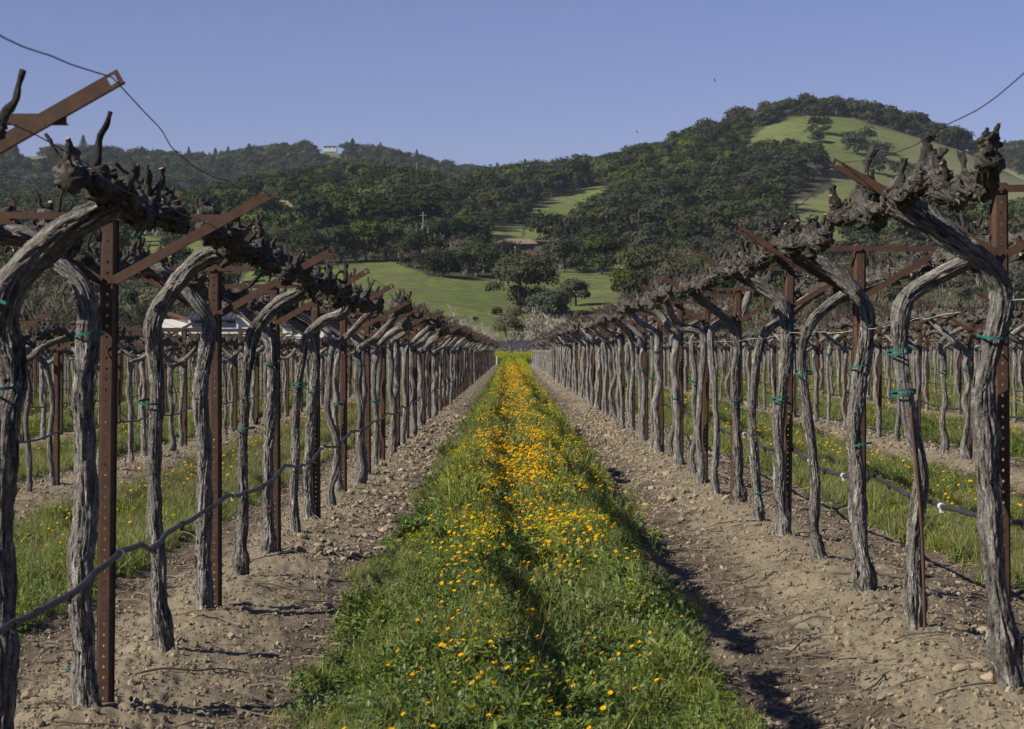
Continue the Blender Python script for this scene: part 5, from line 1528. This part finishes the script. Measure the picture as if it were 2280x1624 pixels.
sc = .85 + 1.15 * NR.uniform(0, 1, len(wx)) ** 1.5; sc = np.where(wr < 620, sc * .7, sc); sc = np.where(wr > 1500, sc * 1.15, sc)
# the 170 that show largest in the picture become trees of their own
vis = (um > -40) & (um < 2320)
score = np.where(vis, sc / wr, 0)
order = np.argsort(-score)
NT = 170
KL = {**{i: ('dark_oak', 'dark evergreen oak in the wooded ground below the hills') for i in iO}, **{i: ('grey_oak', 'grey-green oak in the wooded ground below the hills') for i in iG},
      **{i: ('green_tree', 'brighter green tree in the wooded ground below the hills') for i in iB}, **{i: ('bare_tree', 'brown leafless tree in the scrub below the hills') for i in iW},
      **{i: ('conifer', 'dark conifer in the wooded ground below the hills') for i in iC}}
def place_tree(name, tc, loc, s, label, group=None, cat='tree', rz=None):
    root = empty(name, loc, rnd.uniform(0, 6.28) if rz is None else rz)
    root.scale = (s, s, s) if not isinstance(s, tuple) else s
    tag(root, label, cat, group)
    obj('trunk', tc[0], root); obj('crown', tc[1], root)
    return root
def tree_label(k, uu, rr):
    ls = uu < 1140
    c = [(abs(1140 + FPX * p[1] / p[2] - uu), 1140 + FPX * p[1] / p[2], p[6]) for p in posts if p[5] == 0 and p[4] == ls and 1 <= p[6] <= 9]
    _, pu, n = min(c)
    return f'{k} {"low in the valley" if rr < 420 else "at the hill foot" if rr < 600 else "up the hillside"}, above {"left" if uu < pu else "right"} of the {ORD[n]} {"left" if ls else "right"}-row post'
for i in order[:NT]:
    t = int(typ[i]); side = 'left' if um[i] < 1140 else 'right'
    place_tree(KL[t][0], ALLM[t], (wx[i], wy[i], wz[i] - .2), float(sc[i]), tree_label(KL[t][1].split(' in the')[0], um[i], wr[i]), f'trees of the wooded ground, {side} half')
rest = order[NT:]
o = scatter('woodland', WSRC, np.stack([wx, wy, wz - np.where(wr > 1180, 2.2, .9)], 1)[rest], np.stack([0 * wx, 0 * wx, NR.uniform(0, 6.28, len(wx))], 1)[rest], np.stack([sc * NR.uniform(.9, 1.25, len(sc)), sc * NR.uniform(.9, 1.25, len(sc)), sc], 1)[rest], typ[rest])
tag(o, 'dense oak and conifer woodland covering the hills', kind='stuff')

# big field oak and its neighbours, each of its own
def big_oak(name, u, r, W, H, n, size, label, seed, mat='oak', z0=2.4, cat='oak tree', lean=0):
    rr = random.Random(seed)
    x, y, z = at(u, r)
    lobes = dome_lobes(rr, W, H, 16, z0)
    lobes += [(rr.uniform(-.42, .42) * W, rr.uniform(-.2, .2) * W, z0 + (H - z0) * rr.uniform(.02, .35), W * rr.uniform(.08, .14)) for _ in range(7)]
    V, Q_ = leaf_cloud(rr, lobes, n, size, .85, seed, .3)
    mb = MB(); mb.add(V, Q_)
    root = empty(name, (x, y, z - .2)); tag(root, label, cat)
    obj('trunk', limbs(rr, lobes, z0, W * .028, 8, (lean, 0)).mesh('trunk', M['tree_bark']), root)
    obj('crown', mb.mesh('crown', M[mat], smooth=False), root)
big_oak('field_oak', 1156, 400, 14.5, 12.0, 11000, .26, 'big spreading oak standing in the green field beyond the aisle', 701, 'field_oak', 1.5)
big_oak('field_oak', 1220, 392, 9.0, 5.2, 4200, .24, 'dark bushy oak leaning against the right side of the big field oak', 702, 'field_oak', .8)
big_oak('field_oak', 1281, 425, 7.4, 5.4, 3400, .24, 'small umbrella-shaped oak alone in the green field', 703, 'field_oak', 1.6)
big_oak('field_shrub', 1295, 388, 3.2, 1.9, 700, .18, 'low dark shrub on the slope right of the big field oak', 704, 'oak', .3, 'shrub')
big_oak('field_shrub', 1264, 385, 2.2, 1.5, 400, .18, 'small round bush beside a low shrub right of the field oak', 705, 'oak', .3, 'shrub')
big_oak('field_shrub', 1108, 392, 2.6, 1.6, 400, .18, 'small bush at the left foot of the big field oak', 706, 'oak_grey', .3, 'shrub')
big_oak('field_shrub', 1057, 375, 1.3, .9, 200, .14, 'tiny lone bush in the middle of the green field', 707, 'oak', .2, 'shrub')
for i, (u, r, W, H, mt_, lb) in enumerate([
    (1340, 505, 12, 10, 'oak', 'dark oak at the upper right edge of the green field'), (1255, 512, 11, 9.5, 'oak_grey', 'grey oak above the small umbrella oak'), (1290, 520, 10, 9, 'oak', 'dark oak beside the grey oak at the top of the field'),
    (1440, 420, 14, 15, 'oak_grey', 'tall feathery grey-green tree right of the field'), (1500, 400, 12, 12, 'oak_grey', 'second feathery grey-green tree, nearer the right row'), (1400, 440, 8, 6, 'oak_bright', 'lighter bush at the foot of the feathery trees'),
    (1560, 430, 12, 12, 'oak_bright', 'yellowish green tree above the right vine row'), (940, 505, 13, 9, 'oak', 'dark oak on the top edge of the field, left of the pale trunks'), (985, 482, 11, 5.5, 'oak', 'low dark oak hanging over the field edge'),
    (860, 528, 10, 11, 'oak_bright', 'light green pointed tree above the left part of the field'), (815, 525, 9, 12, 'oak_bright', 'tall yellow-green poplar-like tree above the field'), (760, 522, 12, 10, 'oak', 'dark oak at the upper left corner of the field'),
    (690, 520, 12, 9, 'oak', 'dark round oak left of the field'), (1060, 490, 13, 8, 'oak', 'dark oak behind the pale forked trunks'), (1120, 500, 12, 9, 'oak_grey', 'grey oak in front of the brown ranch house'),
    (1640, 420, 13, 12, 'oak', 'dark tree rising behind the right cordon'), (1240, 760, 11, 9, 'oak', 'dark oak in the notch of the upper meadow'), (600, 470, 8, 6, 'oak_grey', 'grey shrubby oak at the left end of the green field')]):
    big_oak('field_edge_tree', u, r, W, H, int(2400 + W * 90), .30, lb, 720 + i, mt_, 1.2, 'tree')
# trees standing alone on the bald hill
for i, (u, r, W, H, mt_, lb) in enumerate([
    (1824, 1150, 15, 11, 'oak', 'round dark oak alone on the bald green hilltop, upper left of two'), (1815, 1128, 10, 7, 'oak_grey', 'smaller oak just below the round hilltop oak'),
    (1905, 1110, 16, 12, 'oak_grey', 'greyish oak at the left of the hillside clump'), (1930, 1125, 14, 15, 'oak_bright', 'taller yellow-green tree at the back of the hillside clump'),
    (1955, 1105, 16, 12, 'oak_grey', 'dark grey oak at the right of the hillside clump'), (1890, 1130, 10, 8, 'oak', 'small dark oak at the left end of the hillside clump'), (1945, 1060, 13, 9, 'oak_grey', 'grey bushy oak below the hillside clump'),
    (2010, 1030, 15, 12, 'oak', 'dark oak low on the bald hill behind the knotted cordon'), (2040, 1020, 15, 12, 'oak_grey', 'grey oak low on the bald hill right of a dark one'), (2075, 1010, 11, 9, 'oak', 'dark oak at the right of the low hill clump')]):
    big_oak('hill_oak', u, r, W, H, 900, .55, lb, 760 + i, mt_, 1.2)
# conifers on the skyline
for i, (u, r, s) in enumerate([(340, 2170, 1.3), (366, 2170, 1.25), (520, 2180, 1.15), (645, 2185, 1.1), (668, 2185, 1.4), (808, 2180, 1.3), (862, 2170, 1.3), (898, 2160, 1.1), (908, 2160, 1.35), (938, 2160, 1.1), (1040, 2150, 1.1), (1078, 2150, .9), (1100, 2140, 1.0), (1134, 2140, 1.25), (985, 2150, .9), (310, 2170, 1.0)]):
    x, y, z = at(u, r)
    place_tree('conifer', CONM[i % 2], (x, y, z - 1.5), s * .82, ['dark conifer on the far ridge skyline, left group', 'dark conifer on the far ridge skyline beside the white hilltop house', 'dark conifer on the far ridge skyline falling to the saddle'][0 if u < 560 else 1 if u < 830 else 2], ['skyline conifers left', 'skyline conifers by the white house', 'skyline conifers toward the saddle'][0 if u < 560 else 1 if u < 830 else 2], 'conifer')

# pale bare trees
BT = [bare_tree(800 + i, 5.0, .75, 4, 'pale_bark', .07, 3, 6, twig=.019) for i in range(4)]
BF = [bare_tree(830 + i, 5.0, .75, 4, 'scrub_bark', .07, 3, 6, twig=.017) for i in range(3)]
BD = [bare_tree(820 + i, 6.0, .65, 5, 'tree_bark', .10, 3, 1, twig=.012) for i in range(2)]
n_b = 0
for i, (u, r, s) in enumerate([(950, 215, .75), (985, 218, .95), (1010, 212, .8), (1040, 222, .9), (1062, 215, .8), (1175, 212, .85), (1205, 220, 1.0), (1235, 214, .9), (1265, 222, .95), (1295, 215, .85), (1330, 222, .9), (1365, 216, .8), (1400, 224, 1.0), (1440, 220, .9), (920, 225, .8), (885, 222, .8),
                               (1480, 235, 1.0), (1530, 240, 1.1), (1600, 240, 1.2), (1680, 245, 1.3), (1780, 240, 1.3), (1880, 245, 1.4), (1960, 240, 1.5), (2060, 245, 1.5), (2150, 240, 1.5), (2240, 245, 1.6), (250, 250, 1.5), (330, 255, 1.4), (150, 245, 1.6), (60, 250, 1.6), (430, 300, 1.3)]):
    x, y, z = at(u, r)
    root = empty('bare_tree', (x, y, z), rnd.uniform(0, 6.28)); root.scale = (s * 1.25, s * 1.25, s * 1.5)
    tag(root, 'pale leafless orchard tree at the far end of the vineyard' if 880 < u < 1450 else tree_label('wide brushy brown tree', u, r), 'tree', 'bare orchard trees beyond the vines' if 880 < u < 1450 else 'bare trees behind the outer rows')
    obj('branches', BT[i % 4] if 880 < u < 1450 else BF[i % 3], root)
x, y, z = at(1133, 200)
root = empty('bare_tree', (x, y, z)); root.scale = (1.0, 1.0, 1.02); tag(root, 'dark leafless tree with one trunk centred at the end of the flower strip', 'tree')
obj('branches', BD[0], root)
V, Q_ = leaf_cloud(rnd, [(0, 0, 3.6, 1.7), (.5, 0, 4.6, 1.1), (-.8, 0, 3.2, 1.0), (.9, 0, 3.2, 1.0)], 3600, .075, 1, 5, .9)
mb = MB(); mb.add(V, Q_); obj('twigs', mb.mesh('twigs', M['bare_brown'], smooth=False), root)
PT = [bare_tree(840 + i, 13.0, .5, 3, 'pale_bark', .28, 4, 2, twig=.09) for i in range(3)]
for i, (u, r, s) in enumerate([(975, 515, .8), (1010, 512, .75), (1045, 510, .7), (950, 525, 1.0), (1075, 508, .6), (1095, 512, .55)]):
    x, y, z = at(u, r); root = empty('pale_trunk_tree', (x, y, z), i * 1.3); root.scale = (s, s, s)
    tag(root, 'bare white-barked forked tree at the upper field edge in front of dark oaks', 'tree', 'white-barked trees at the field edge'); obj('branches', PT[i % 3], root)

# ------------------------------------------------------------------ BUILDINGS AND SMALL THINGS
def house(name, u, r, label, w_, d_, h, roof_h, wall, roof, wins=2, ov=.4, rz=0.0, dz=0.0):
    x, y, z = at(u, r); root = empty(name, (x, y, z + dz), rz); tag(root, label, 'house')
    mb = MB(); mb.box(-w_ / 2, w_ / 2, 0, d_, -3, h); obj('wall', mb.mesh('wall', M[wall], False), root)
    mb = MB(); o2 = ov
    if roof_h > 0:
        V = [(-w_ / 2 - o2, -o2, h), (w_ / 2 + o2, -o2, h), (w_ / 2 + o2, d_ + o2, h), (-w_ / 2 - o2, d_ + o2, h), (-w_ / 2 + w_ * .12, d_ / 2, h + roof_h), (w_ / 2 - w_ * .12, d_ / 2, h + roof_h)]
        V += [(a, b, c - .15) for a, b, c in V[:4]]
        mb.add(V, Q=[(0, 1, 5, 4), (2, 3, 4, 5), (6, 7, 1, 0), (7, 8, 2, 1), (8, 9, 3, 2), (9, 6, 0, 3), (9, 8, 7, 6)], T=[(1, 2, 5), (3, 0, 4)])
    else: mb.box(-w_ / 2 - o2, w_ / 2 + o2, -o2, d_ + o2, h, h + .3)
    obj('roof', mb.mesh('roof', M[roof], False), root)
    for i in range(wins):
        cx = -w_ / 2 + w_ * (i + .5) / wins
        mb = MB(); mb.box(cx - w_ * .3 / wins, cx + w_ * .3 / wins, -.04, .04, h * .3, h * .8); f = obj('window', mb.mesh('window', M['glass'], False), root)
    return root
# white winery buildings left: gabled wing with seamed roof, cream gable and low white wing
x, y, z = at(505, 232); S_ = 232 / FPX
def Z_(v): return CAMZ + (780 - v) * S_
def X_(u): return (u - 505) * S_
root = empty('winery_building', (x, y, z)); tag(root, 'white modern house with dark seamed metal roof behind the left rows', 'house')
zb = -z
mb = MB(); mb.box(X_(420), X_(530), 0, 6, -1, Z_(708) + zb); obj('wall', mb.mesh('wall', M['white_wall'], False), root)
mb = MB()
xa, xb, xc, xd = X_(418), X_(532), X_(430), X_(532)
V = [(xa, -.3, Z_(710) + zb), (xb, -.3, Z_(710) + zb), (xd, 3.2, Z_(682) + zb), (xc, 3.2, Z_(682) + zb), (xa, 6.6, Z_(708) + zb), (xb, 6.6, Z_(708) + zb)]
V += [(a, b, c - .12) for a, b, c in V]
mb.add(V, Q=[(0, 1, 2, 3), (3, 2, 5, 4), (9, 8, 7, 6), (10, 11, 8, 9), (0, 6, 7, 1), (5, 11, 10, 4), (0, 3, 9, 6), (3, 4, 10, 9), (1, 7, 8, 2), (2, 8, 11, 5)])
rf = obj('roof', mb.mesh('roof', M['dark_roof'], False), root)
for i in range(9):
    t = (i + .5) / 9; x0 = xa + (xb - xa) * t; x1 = xc + (xd - xc) * t
    mb = MB(); p, q = np.array([x0, -.3, Z_(710) + zb]), np.array([x1, 3.2, Z_(682) + zb])
    mb.add([p, p + [.05, 0, 0], p + [.05, 0, .07], p + [0, 0, .07], q, q + [.05, 0, 0], q + [.05, 0, .07], q + [0, 0, .07]], Q=[(0, 1, 2, 3), (4, 7, 6, 5), (0, 4, 5, 1), (1, 5, 6, 2), (2, 6, 7, 3), (3, 7, 4, 0)])
    obj('seam', mb.mesh('seam', M['dark_roof'], False), rf)
mb = MB()
V = [(X_(528), .2, -1), (X_(575), .2, -1), (X_(575), .2, Z_(712) + zb), (X_(530), .2, Z_(688) + zb), (X_(528), .2, Z_(688) + zb)]
V2 = [(a, 6, c) for a, b, c in V]
mb.add(V + V2, Q=[(0, 1, 2, 4), (5, 9, 7, 6), (1, 6, 7, 2), (2, 7, 8, 3), (0, 4, 9, 5), (3, 8, 9, 4)], T=[(2, 3, 4), (7, 9, 8)])
obj('gable', mb.mesh('gable', M['cream_wall'], False), root)
for a, b in ((428, 450), (458, 480), (488, 524)):
    mb = MB(); mb.box(X_(a), X_(b), -.06, .02, Z_(729) + zb, Z_(714) + zb); w0 = obj('window', mb.mesh('window', M['glass'], False), root)
    mb = MB(); mb.box(X_(a) - .06, X_(b) + .06, -.09, -.065, Z_(714) + zb, Z_(712.5) + zb); obj('frame', mb.mesh('frame', M['white_wall'], False), w0)
mb = MB(); mb.box(X_(370), X_(640), -2.5, -.35, Z_(740) + zb, Z_(733) + zb); obj('lower_roof', mb.mesh('lower_roof', M['dark_roof'], False), root)
x, y, z = at(680, 226)
root = empty('winery_building', (x, y, z)); tag(root, 'low white building with dark roof seen under the left row arms', 'house')
S2 = 226 / FPX
mb = MB(); mb.box(-50 * S2, 62 * S2, 0, 7, -1, CAMZ + (780 - 728) * S2 - z); obj('wall', mb.mesh('wall', M['white_wall'], False), root)
mb = MB(); mb.box(-54 * S2, 66 * S2, -.3, 7.3, CAMZ + (780 - 728) * S2 - z, CAMZ + (780 - 716) * S2 - z); obj('roof', mb.mesh('roof', M['dark_roof'], False), root)
for a in (-30, -5, 20):
    mb = MB(); mb.box(a * S2, (a + 12) * S2, -.05, .02, CAMZ + (780 - 742) * S2 - z, CAMZ + (780 - 733) * S2 - z); obj('window', mb.mesh('window', M['glass'], False), root)
x, y, z = at(392, 240); root = empty('shed', (x, y, z)); tag(root, 'white shed with a red sloping roof left of the modern house', 'shed'); S3 = 240 / FPX
mb = MB(); mb.box(-32 * S3, 28 * S3, 0, 5, -1, CAMZ + (780 - 712) * S3 - z); obj('wall', mb.mesh('wall', M['white_wall'], False), root)
mb = MB(); hh = CAMZ + (780 - 694) * S3 - z; h2 = CAMZ + (780 - 712) * S3 - z
V = [(-30 * S3, -.3, hh), (30 * S3, -.3, h2), (30 * S3, 5.3, h2), (-30 * S3, 5.3, hh)]; V += [(a, b, c - .25) for a, b, c in V]
mb.add(V, Q=[(0, 1, 2, 3), (7, 6, 5, 4), (4, 5, 1, 0), (5, 6, 2, 1), (6, 7, 3, 2), (7, 4, 0, 3)]); obj('roof', mb.mesh('roof', M['red_roof'], False), root)
house('hill_house', 632, 800, 'orange-roofed house with two chimneys among trees on the left hill', 11, 8, 3.2, 3.0, 'brown_wall', 'tan_roof', 4, dz=1.5)
hh_ = [o for o in COL.objects if o.name.startswith('hill_house')][0]
for cx_ in (-3.2, 2.6):
    mb = MB(); mb.box(cx_ - .5, cx_ + .5, 3.2, 4.2, 4, 7.6); obj('chimney', mb.mesh('chimney', M['red_roof'], False), [c for c in hh_.children if c.name.startswith('roof')][0])
house('hilltop_house', 735, 2190, 'long white house on the top of the far left hill', 13, 10, 2.4, 1.0, 'grey_wall', 'dark_roof', 3, dz=4.0)
M['grey_wall'].node_tree.nodes['Principled BSDF'].inputs['Base Color'].default_value = (.5, .5, .48, 1)
house('ranch_house', 1150, 600, 'low brown ranch house with tan roof above the green field', 10, 7, 2.8, 1.5, 'brown_wall', 'tan_roof', 5, 1.0, dz=1.0)
house('ranch_house', 1200, 625, 'flat-roofed tan wing right of the brown ranch house', 9, 6, 2.4, 0, 'brown_wall', 'tan_roof', 2, .8, dz=1.2)
house('grey_house', 1510, 870, 'grey house half hidden under oaks on the right hill', 14, 7, 4.0, 0, 'grey_wall', 'grey_wall', 4, dz=1.5)
house('dark_house', 1010, 880, 'dark house under oak crowns left of the upper meadow', 13, 7, 4.0, 1.0, 'brown_wall', 'fence', 4, dz=1.5)
house('small_shed', 1080, 1150, 'dark flat shed on the saddle left of the meadow', 8, 5, 2.5, 0, 'brown_wall', 'grey_wall', 1, dz=5)
def pole(u, r, h, label, arms=True):
    x, y, z = at(u, r); root = empty('utility_pole', (x, y, z)); tag(root, label, 'utility pole')
    mb = MB(); P = np.array([(0, 0, -1), (0, 0, h)], float); V, Q_, T, uv = tube(P, np.array([0, h]), np.array([.12, .085]), 8); mb.add(V, Q_, T, uv); obj('shaft', mb.mesh('shaft', M['pole']), root)
    if arms:
        mb = MB(); mb.box(-.95, .95, -.14, -.09, h - 1.0, h - .86); obj('crossarm', mb.mesh('crossarm', M['pole'], False), root)
pole(942, 525, 12.5, 'pale utility pole with crossarm above the left of the field')
pole(953, 520, 9, 'short utility pole just right of the one with a crossarm', False)
pole(928, 1000, 16, 'small utility pole among trees high on the left hill')
pole(1147, 470, 9, 'thin pole behind the big field oak', False)
x, y, z = at(2122, 1245); root = empty('timber_frame', (x, y, z)); tag(root, 'white timber frame standing on the right slope of the bald hill', 'frame')
for xx in (-4, 4):
    mb = MB(); mb.box(xx - .2, xx + .2, 0, .4, -1, 7); obj('leg', mb.mesh('leg', M['white_wall'], False), root)
mb = MB(); mb.box(-5, 5, .0, .4, 7, 7.4); obj('beam', mb.mesh('beam', M['white_wall'], False), root)
# fence behind the last vines
x0_ = -2.6; root = empty('back_fence', (0, 206, float(land_z(0, 206)[0]))); tag(root, 'dark purple-grey board fence crossing the far end of the aisle', 'fence')
for i in range(60):
    mb = MB(); xx = -9 + i * .3; mb.box(xx, xx + .27, 0, .04, 0.05, 2.2 + .03 * (i % 3)); obj('board', mb.mesh('board', M['fence'], False), root) if i == 0 else None
    if i: q = obj('board', root.children[0].data, root); q.location = (i * .3, 0, 0)
for i in range(7):
    mb = MB(); mb.box(-9 + i * 3 - .06, -9 + i * 3 + .06, .06, .18, -.3, 2.3); obj('fence_post', mb.mesh('fence_post', M['fence'], False), root)
# gate post of white paint at the end of the left row
x = XL + .05; mb = MB(); mb.box(-.04, .04, -.02, .02, -.2, .75); o = obj('marker_stake', mb.mesh('marker_stake', M['white_wall'], False)); o.location = (x + .15, Y_END, float(land_z(x, Y_END)[0])); tag(o, 'white marker stake at the far end of the left vine row', 'stake')
# soaring bird
for (u, v, lab) in ((1418, 295, 'small dark bird in the sky left of the hill'), (1591, 180, 'small dark bird high above the hill')):
    yy = 160; mb = MB()
    V, Q_, T, uv = tube(np.array([(0, -.16, 0), (0, -.05, .0), (0, .08, 0), (0, .18, .01)]), np.array([0, .1, .2, .3]), np.array([.015, .04, .035, .008]), 6); mb.add(V, Q_, T)
    for s in (-1, 1): mb.add([(0, -.05, .02), (s * .18, -.07, .10), (s * .36, .0, .05), (s * .17, .05, .09), (0, .06, .02)], T=[(0, 1, 4), (1, 3, 4), (1, 2, 3)])
    o = obj('bird', mb.mesh('bird', M['bird'], False)); o.location = ((u - 1140) * yy / FPX, yy, CAMZ + (780 - v) * yy / FPX); o.rotation_euler = (.2, .5, .9); o.scale = (.7, .7, .7); tag(o, lab, 'bird')

# ------------------------------------------------------------------ haze
HAZE = True
if HAZE:
    mb = MB(); mb.box(-3500, 3500, -3500, 3500, -8, 330)
    m, nt, out = new_mat('valley_air')
    pv = nd(nt, 'ShaderNodeVolumePrincipled', {'Color': (0.72, 0.82, 1.0, 1), 'Density': 0.00005, 'Anisotropy': 0.0})
    nt.links.new(pv.outputs[0], out.inputs['Volume'])
    o = obj('haze', mb.mesh('haze', m, False)); tag(o, 'thin blue haze in the valley air', kind='stuff')
